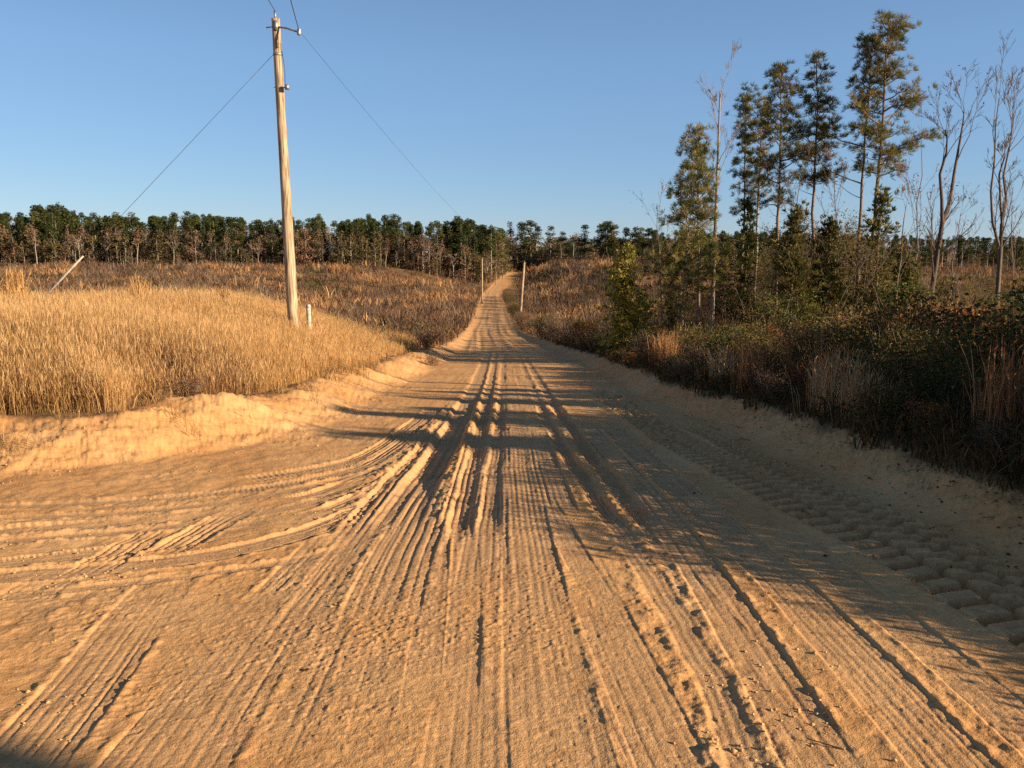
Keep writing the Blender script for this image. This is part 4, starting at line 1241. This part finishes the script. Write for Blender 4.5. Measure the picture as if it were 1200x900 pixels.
def rzone(x, y):
    px = 600 + x / (y * cp + .0) * F
    if px > 1215: return 'beside the road right of the view'
    if px > 1100: return 'near the right border of the roadside thicket' if y < 14 else 'behind the thicket at the right border'
    if px > 1000: return 'in the roadside thicket below the forked bare tree' if y < 16 else 'on the cutover ground below the forked bare tree'
    if px > 900: return 'in the roadside thicket below the twin pines' if y < 18 else 'at the feet of the twin pines'
    if px > 820: return 'in the roadside thicket below the slim dark pine' if y < 22 else 'among the trunks of the left tall pines'
    if px > 760: return 'at the road edge right of the yellow-green cedar'
    return 'at the road edge around the yellow-green cedar'
def put_bush(k, x, y, s):
    desc, parts = BUSH[k]
    lab = f'{desc} {rzone(x, y)}'; grp = f'{desc}es along the right roadside'
    loc = (x, y, gz(x, y) - .05); rz = rng.uniform(0, 6.28)
    if k not in BROOT:
        r_ = thing('bush', lab, 'bush', loc, grp, rz, s); with_parts(r_, parts); BROOT[k] = r_
    else: dup(BROOT[k], loc, rz, s, lab, grp)
CL_ROOT = {}
SEDGE_R = [('rust-coloured broomsedge clump', grass_clump(190, 1.25, .14, [(.42, .20, .085), (.34, .155, .07), (.5, .28, .13)], .011, .28)),
           ('pale straw grass clump', grass_clump(190, 1.0, .18, [(.48, .32, .15), (.4, .26, .12), (.55, .4, .22)], .010, .45)),
           ('low rusty grass tuft', grass_clump(170, .7, .15, [(.36, .18, .08), (.28, .14, .07), (.42, .25, .11)], .010, .6))]
def put_clump(k, x, y, s):
    desc, me = SEDGE_R[k]
    o = single('grass_clump', me, f'{desc} {rzone(x, y)}', 'grass clump', f'{desc}s along the right roadside', None, (x, y, gz(x, y) - .03))
    o.scale = (s, s, s); o.rotation_euler = (0, 0, rng.uniform(0, 6.28))
# the front thicket (shades the right half of the road)
yb = 2.2
while yb < 46:
    e = float(tab(T_ROADX, yb)) + redge(yb)
    m = float(np.interp(yb, [2, 3, 4.5, 6.3, 8], [.5, .85, 1.25, 1.2, 1.0]))
    if 30 < yb < 37: m *= .6
    put_bush(rng.choice(6, p=[.22, .06, .18, .34, .12, .08]), e + .95 + rng.uniform(-.1, .3), yb, rng.uniform(.32, .5) * m)
    put_bush(rng.choice(6, p=[.36, .06, .12, .24, .08, .14]), e + 1.9 + rng.uniform(-.2, .3), yb + rng.uniform(-.4, .4), rng.uniform(.6, .85) * m)
    if yb > 3: put_bush(rng.choice(6, p=[.34, .2, .2, .06, .06, .14]), e + 2.8 + rng.uniform(-.2, .6), yb + rng.uniform(-.6, .6), rng.uniform(.8, 1.1) * m)
    if yb > 4 and rng.random() < .8: put_bush(rng.choice(6, p=[.1, .3, .3, .12, .04, .14]), e + rng.uniform(3.9, 5.6), yb + rng.uniform(-.6, .6), rng.uniform(.7, 1.0) * m)
    if yb > 11 and rng.random() < .28: put_clump(rng.choice(3), e + 1.2 + rng.uniform(0, .5), yb + rng.uniform(-.4, .4), rng.uniform(.6, .95))
    if yb > 6 and rng.random() < .4: put_clump(rng.choice(2), e + 2.6 + rng.uniform(0, 1.4), yb + rng.uniform(-.4, .4), rng.uniform(.85, 1.2))
    yb += rng.uniform(.8, 1.25) * (1 + yb / 60)
yb = 48.0
while yb < 230:
    e = float(tab(T_ROADX, yb)) + redge(yb)
    put_bush(rng.choice([3, 3, 5, 2]), e + rng.uniform(.9, 1.6), yb, rng.uniform(.9, 1.4) * (1 + yb / 400))
    yb += rng.uniform(2.5, 5)
# clumps the photo singles out
for px, py, D, k, s in ((995, 470, 10.4, 2, 1.25), (1012, 475, 10.2, 2, 1.15), (975, 470, 10.8, 1, 1.0), (955, 440, 11.5, 1, 1.25), (945, 450, 11.7, 0, 1.1), (1180, 500, 8.2, 0, 1.15), (1188, 500, 8.3, 0, .95),
                        (775, 420, 24, 0, 1.2), (785, 420, 23, 0, 1.1), (800, 420, 21, 2, 1.2), (850, 430, 17, 1, 1.2), (880, 430, 15, 0, 1.1)):
    x = max(at(px, py, D)[0], float(tab(T_ROADX, D)) + redge(D) + 1.1)
    put_clump(k, x, D, s * .82)
# taller thicket among and behind the tall trunks
def sapling(H, w, cols, n, bark=(.15, .11, .085)):
    tb, tips, cb = MB(), [], MB()
    for k in range(rng.integers(2, 5)):
        bare_branches(tb, wobble_path((rng.normal() * .08, rng.normal() * .08, -.1), (rng.normal() * w * .35, rng.normal() * w * .35, H * rng.uniform(.7, 1)), 7, .02), .022, 2, bark, .95, .9, tips, 4, .005, .006)
    T = np.array(tips); P = T[rng.integers(0, len(T), n)] + rng.normal(size=(n, 3)) * .16
    V, Q, C = leaf_tris(P, rng.uniform(.04, .085, n), pal(n, cols), .2, .1, .22)
    cb.add(V, None, Q, C)
    return [('stems', tb.mesh('sapling_stems', M_BARK)), ('foliage', cb.mesh('sapling_foliage', M_LEAF))]
SAP = [('olive leafed sapling', sapling(3.4, 1.6, OLV + [(.17, .13, .045)], 1500)),
       ('brown leafed sapling', sapling(3.0, 1.5, [(.2, .12, .06), (.26, .16, .08), (.15, .09, .05)], 900)),
       ('red-brown leafed sapling', sapling(2.6, 1.4, [(.2, .075, .04), (.16, .06, .04), (.27, .13, .06)], 1000)),
       ('leafless grey-brown sapling', sapling(3.4, 1.5, [(.2, .15, .1)], 120)),
       ('green leafed sapling', sapling(3.0, 1.7, GREEN + YG[:2], 1700))]
SROOT = {}
def put_sapling(k, x, y, s):
    desc, parts = SAP[k]
    lab = f'{desc} {rzone(x, y)}'; grp = f'{desc}s among the roadside trees'
    loc = (x, y, gz(x, y) - .05); rz = rng.uniform(0, 6.28)
    if k not in SROOT:
        r_ = thing('sapling', lab, 'sapling', loc, grp, rz, s); with_parts(r_, parts); SROOT[k] = r_
    else: dup(SROOT[k], loc, rz, s, lab, grp)
for k in range(255):
    y = rng.uniform(31, 66); px = 780 + 300 * rng.random() ** .9
    x = at(px, 330, y)[0]
    if abs(y - 35 + (x - 4.9) * .44) < 3.0 and x < 11: continue
    put_sapling(rng.choice(5, p=[.28, .28, .14, .18, .12]), x, y, rng.uniform(.6, 1.05) * (1 - .35 * (px > 1030)) * np.interp(px, [790, 870, 900, 990, 1020], [.7, 1.1, 1.45, 1.45, 1.05]))
for k in range(24):
    y = rng.uniform(26, 60); px = rng.uniform(1060, 1230)
    put_sapling(rng.choice(5, p=[.2, .2, .1, .4, .1]), at(px, 330, y)[0], y, rng.uniform(.5, .95))
# brush among the trees
for k in range(95):
    y = rng.uniform(15, 52); x = float(tab(T_ROADX, y)) + redge(y) + rng.uniform(4, 5 + y * .62)
    if x / y > .80 or (abs(y - 35 + (x - 4.9) * .44) < 3.0 and x < 11): continue
    put_bush(rng.choice(6, p=[.2, .14, .14, .28, .1, .14]), x, y, rng.uniform(.8, 1.5))
for k in range(40):
    y = rng.uniform(14, 45); x = float(tab(T_ROADX, y)) + redge(y) + rng.uniform(3, 4 + y * .6)
    if x / y > .80: continue
    put_clump(rng.choice(2), x, y, rng.uniform(.8, 1.4))
for k in range(15):
    y = rng.uniform(3.2, 10.5); x = rng.uniform(7.2, 10.2)
    if x / y < .74: continue
    put_bush(rng.choice([0, 0, 5, 3]), x, y, rng.uniform(.95, 1.3))
# evergreen bush cut by the right border
put_bush(0, at(1192, 400, 10.5)[0], 10.5, 1.2)

# ---- clods of sand and bits of twig lying on the road (stuff) -------------
def clods():
    n = 5200
    mb = MB()
    y = 2.4 * (24 / 2.4) ** rng.random(n); x = rng.uniform(-1, 1, n) * (y * .7)
    x = np.clip(x, -7, 4.4)
    dn = fbm(x * .9, y * .9, 121, 3)
    ok = (dn > .02 + rng.random(n) * .25) & (left_s(x, y) < 1.3) & (right_s(x, y) < 1.0)
    x, y = x[ok], y[ok]; n = len(x)
    r = rng.uniform(.004, .012, n) * (1 + .7 * (rng.random(n) < .06)) * (.8 + .03 * y)
    ico = np.array([(1, 0, 0), (-1, 0, 0), (0, 1, 0), (0, -1, 0), (0, 0, 1), (0, 0, -1)], float)
    sl, sr = left_s(x, y), right_s(x, y)
    dz, _ = micro(x, y, sl, sr)
    c = np.stack([x, y, macro(x, y) + dz + r * .35], 1)
    V = c[:, None, :] + ico[None] * r[:, None, None] * rng.uniform(.6, 1.3, (n, 6, 1)) * np.array([1.1, 1.1, .75])
    T0 = np.array([(0, 2, 4), (2, 1, 4), (1, 3, 4), (3, 0, 4), (2, 0, 5), (1, 2, 5), (3, 1, 5), (0, 3, 5)])
    T = (np.arange(n) * 6)[:, None, None] + T0[None]
    C = pal(n, [(.5, .31, .15), (.44, .26, .12), (.36, .19, .09)], [.5, .35, .15], .12)
    mb.add(V.reshape(-1, 3), T.reshape(-1, 3), None, np.repeat(C, 6, 0))
    return single('clods', mb.mesh('clods', M_BARK), 'loose crumbs and clods of sand scattered over the road', 'clods', None, 'stuff')
clods()

def litter():
    n = 9000
    mb = MB()
    y = 2.3 * (30 / 2.3) ** rng.random(n); side = rng.random(n)
    x = np.where(side < .8, tab(T_ROADX, y) + 3.25 + rng.exponential(.5, n) * -1 + .55, rng.uniform(-1, 1, n) * y * .6)
    ok = (right_s(x, y) < .9) & (left_s(x, y) < 1.6) & (rng.random(n) < np.where(side < .8, .10, .004))
    x, y = x[ok], y[ok]; n = len(x)
    dz, _ = micro(x, y, left_s(x, y), right_s(x, y))
    P = np.stack([x, y, macro(x, y) + dz + .008], 1)
    V, Q, C = leaf_tris(P, rng.uniform(.015, .045, n), pal(n, [(.2, .11, .055), (.14, .08, .045), (.28, .17, .08), (.1, .06, .04)], None, .3), .8, 0, .3)
    mb.add(V, None, Q, C)
    for k in rng.choice(n, 60, replace=False):
        a = rng.uniform(0, 6.28); l = rng.uniform(.05, .22); d = np.array([math.cos(a), math.sin(a), .05]) * l
        p = P[k]
        mb.tube([p - d * .5, p + np.array([0, 0, .008]) + rng.normal(size=3) * .006, p + d * .5], [.0035, .003, .002], 4, (.13, .085, .055), cap=False)
    return single('leaf_litter', mb.mesh('leaf_litter', M_LEAF), 'brown leaves and twigs strewn along the right edge of the road', 'leaf litter', None, 'stuff')
litter()

# ------------------------------------------------------------------ world, sun, camera
wd = bpy.data.worlds.new('World'); scene.world = wd; wd.use_nodes = True
nt = wd.node_tree; nt.nodes.clear()
out = nt.nodes.new('ShaderNodeOutputWorld'); bg = nt.nodes.new('ShaderNodeBackground'); sky = nt.nodes.new('ShaderNodeTexSky')
sky.sky_type = 'NISHITA'; sky.sun_disc = False; sky.sun_elevation = SUN_EL
az = math.atan2(SUN_H[0], SUN_H[1])
sky.sun_rotation = az
sky.altitude = 50; sky.air_density = 1.0; sky.dust_density = 0.0; sky.ozone_density = 3.5
bg.inputs['Strength'].default_value = .055
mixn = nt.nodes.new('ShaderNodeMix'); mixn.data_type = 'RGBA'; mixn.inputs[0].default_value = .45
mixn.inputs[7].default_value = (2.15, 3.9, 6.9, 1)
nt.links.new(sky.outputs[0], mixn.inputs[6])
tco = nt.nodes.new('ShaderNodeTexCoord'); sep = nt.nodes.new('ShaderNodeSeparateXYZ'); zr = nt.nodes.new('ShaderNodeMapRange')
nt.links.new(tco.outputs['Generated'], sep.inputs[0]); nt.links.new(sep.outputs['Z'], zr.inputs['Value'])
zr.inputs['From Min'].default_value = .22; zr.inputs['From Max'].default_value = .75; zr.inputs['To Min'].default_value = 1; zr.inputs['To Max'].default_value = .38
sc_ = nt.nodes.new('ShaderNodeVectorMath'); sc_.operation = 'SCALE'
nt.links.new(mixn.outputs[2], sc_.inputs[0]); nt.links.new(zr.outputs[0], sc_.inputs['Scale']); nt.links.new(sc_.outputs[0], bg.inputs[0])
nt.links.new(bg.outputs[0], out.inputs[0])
sd = bpy.data.lights.new('sun', 'SUN'); sd.energy = 5.0; sd.angle = R(.53); sd.color = (1.0, .82, .56)
so = bpy.data.objects.new('sun', sd); COL.objects.link(so)
h = np.array([SUN_H[0] * math.cos(SUN_EL), SUN_H[1] * math.cos(SUN_EL), math.sin(SUN_EL)])
so.rotation_euler = Vector(h).to_track_quat('Z', 'Y').to_euler()
so.location = (30, -13, 14)

cam = bpy.data.cameras.new('camera'); co = bpy.data.objects.new('camera', cam); COL.objects.link(co)
cam.sensor_width = 36; cam.sensor_fit = 'HORIZONTAL'; cam.lens = 36 * F / W0
cam.clip_end = 6000; cam.clip_start = .05
co.location = (0, 0, EYE); co.rotation_euler = (R(90) - PITCH, 0, 0)
scene.camera = co
scene.render.engine = 'CYCLES'
scene.cycles.use_denoising = False
scene.cycles.max_bounces = 6; scene.cycles.diffuse_bounces = 3; scene.cycles.transparent_max_bounces = 4; scene.cycles.transmission_bounces = 3
scene.view_settings.view_transform = 'Standard'; scene.view_settings.look = 'None'
scene.view_settings.gamma = 1; scene.view_settings.use_curve_mapping = False
scene.view_settings.exposure = 1.13
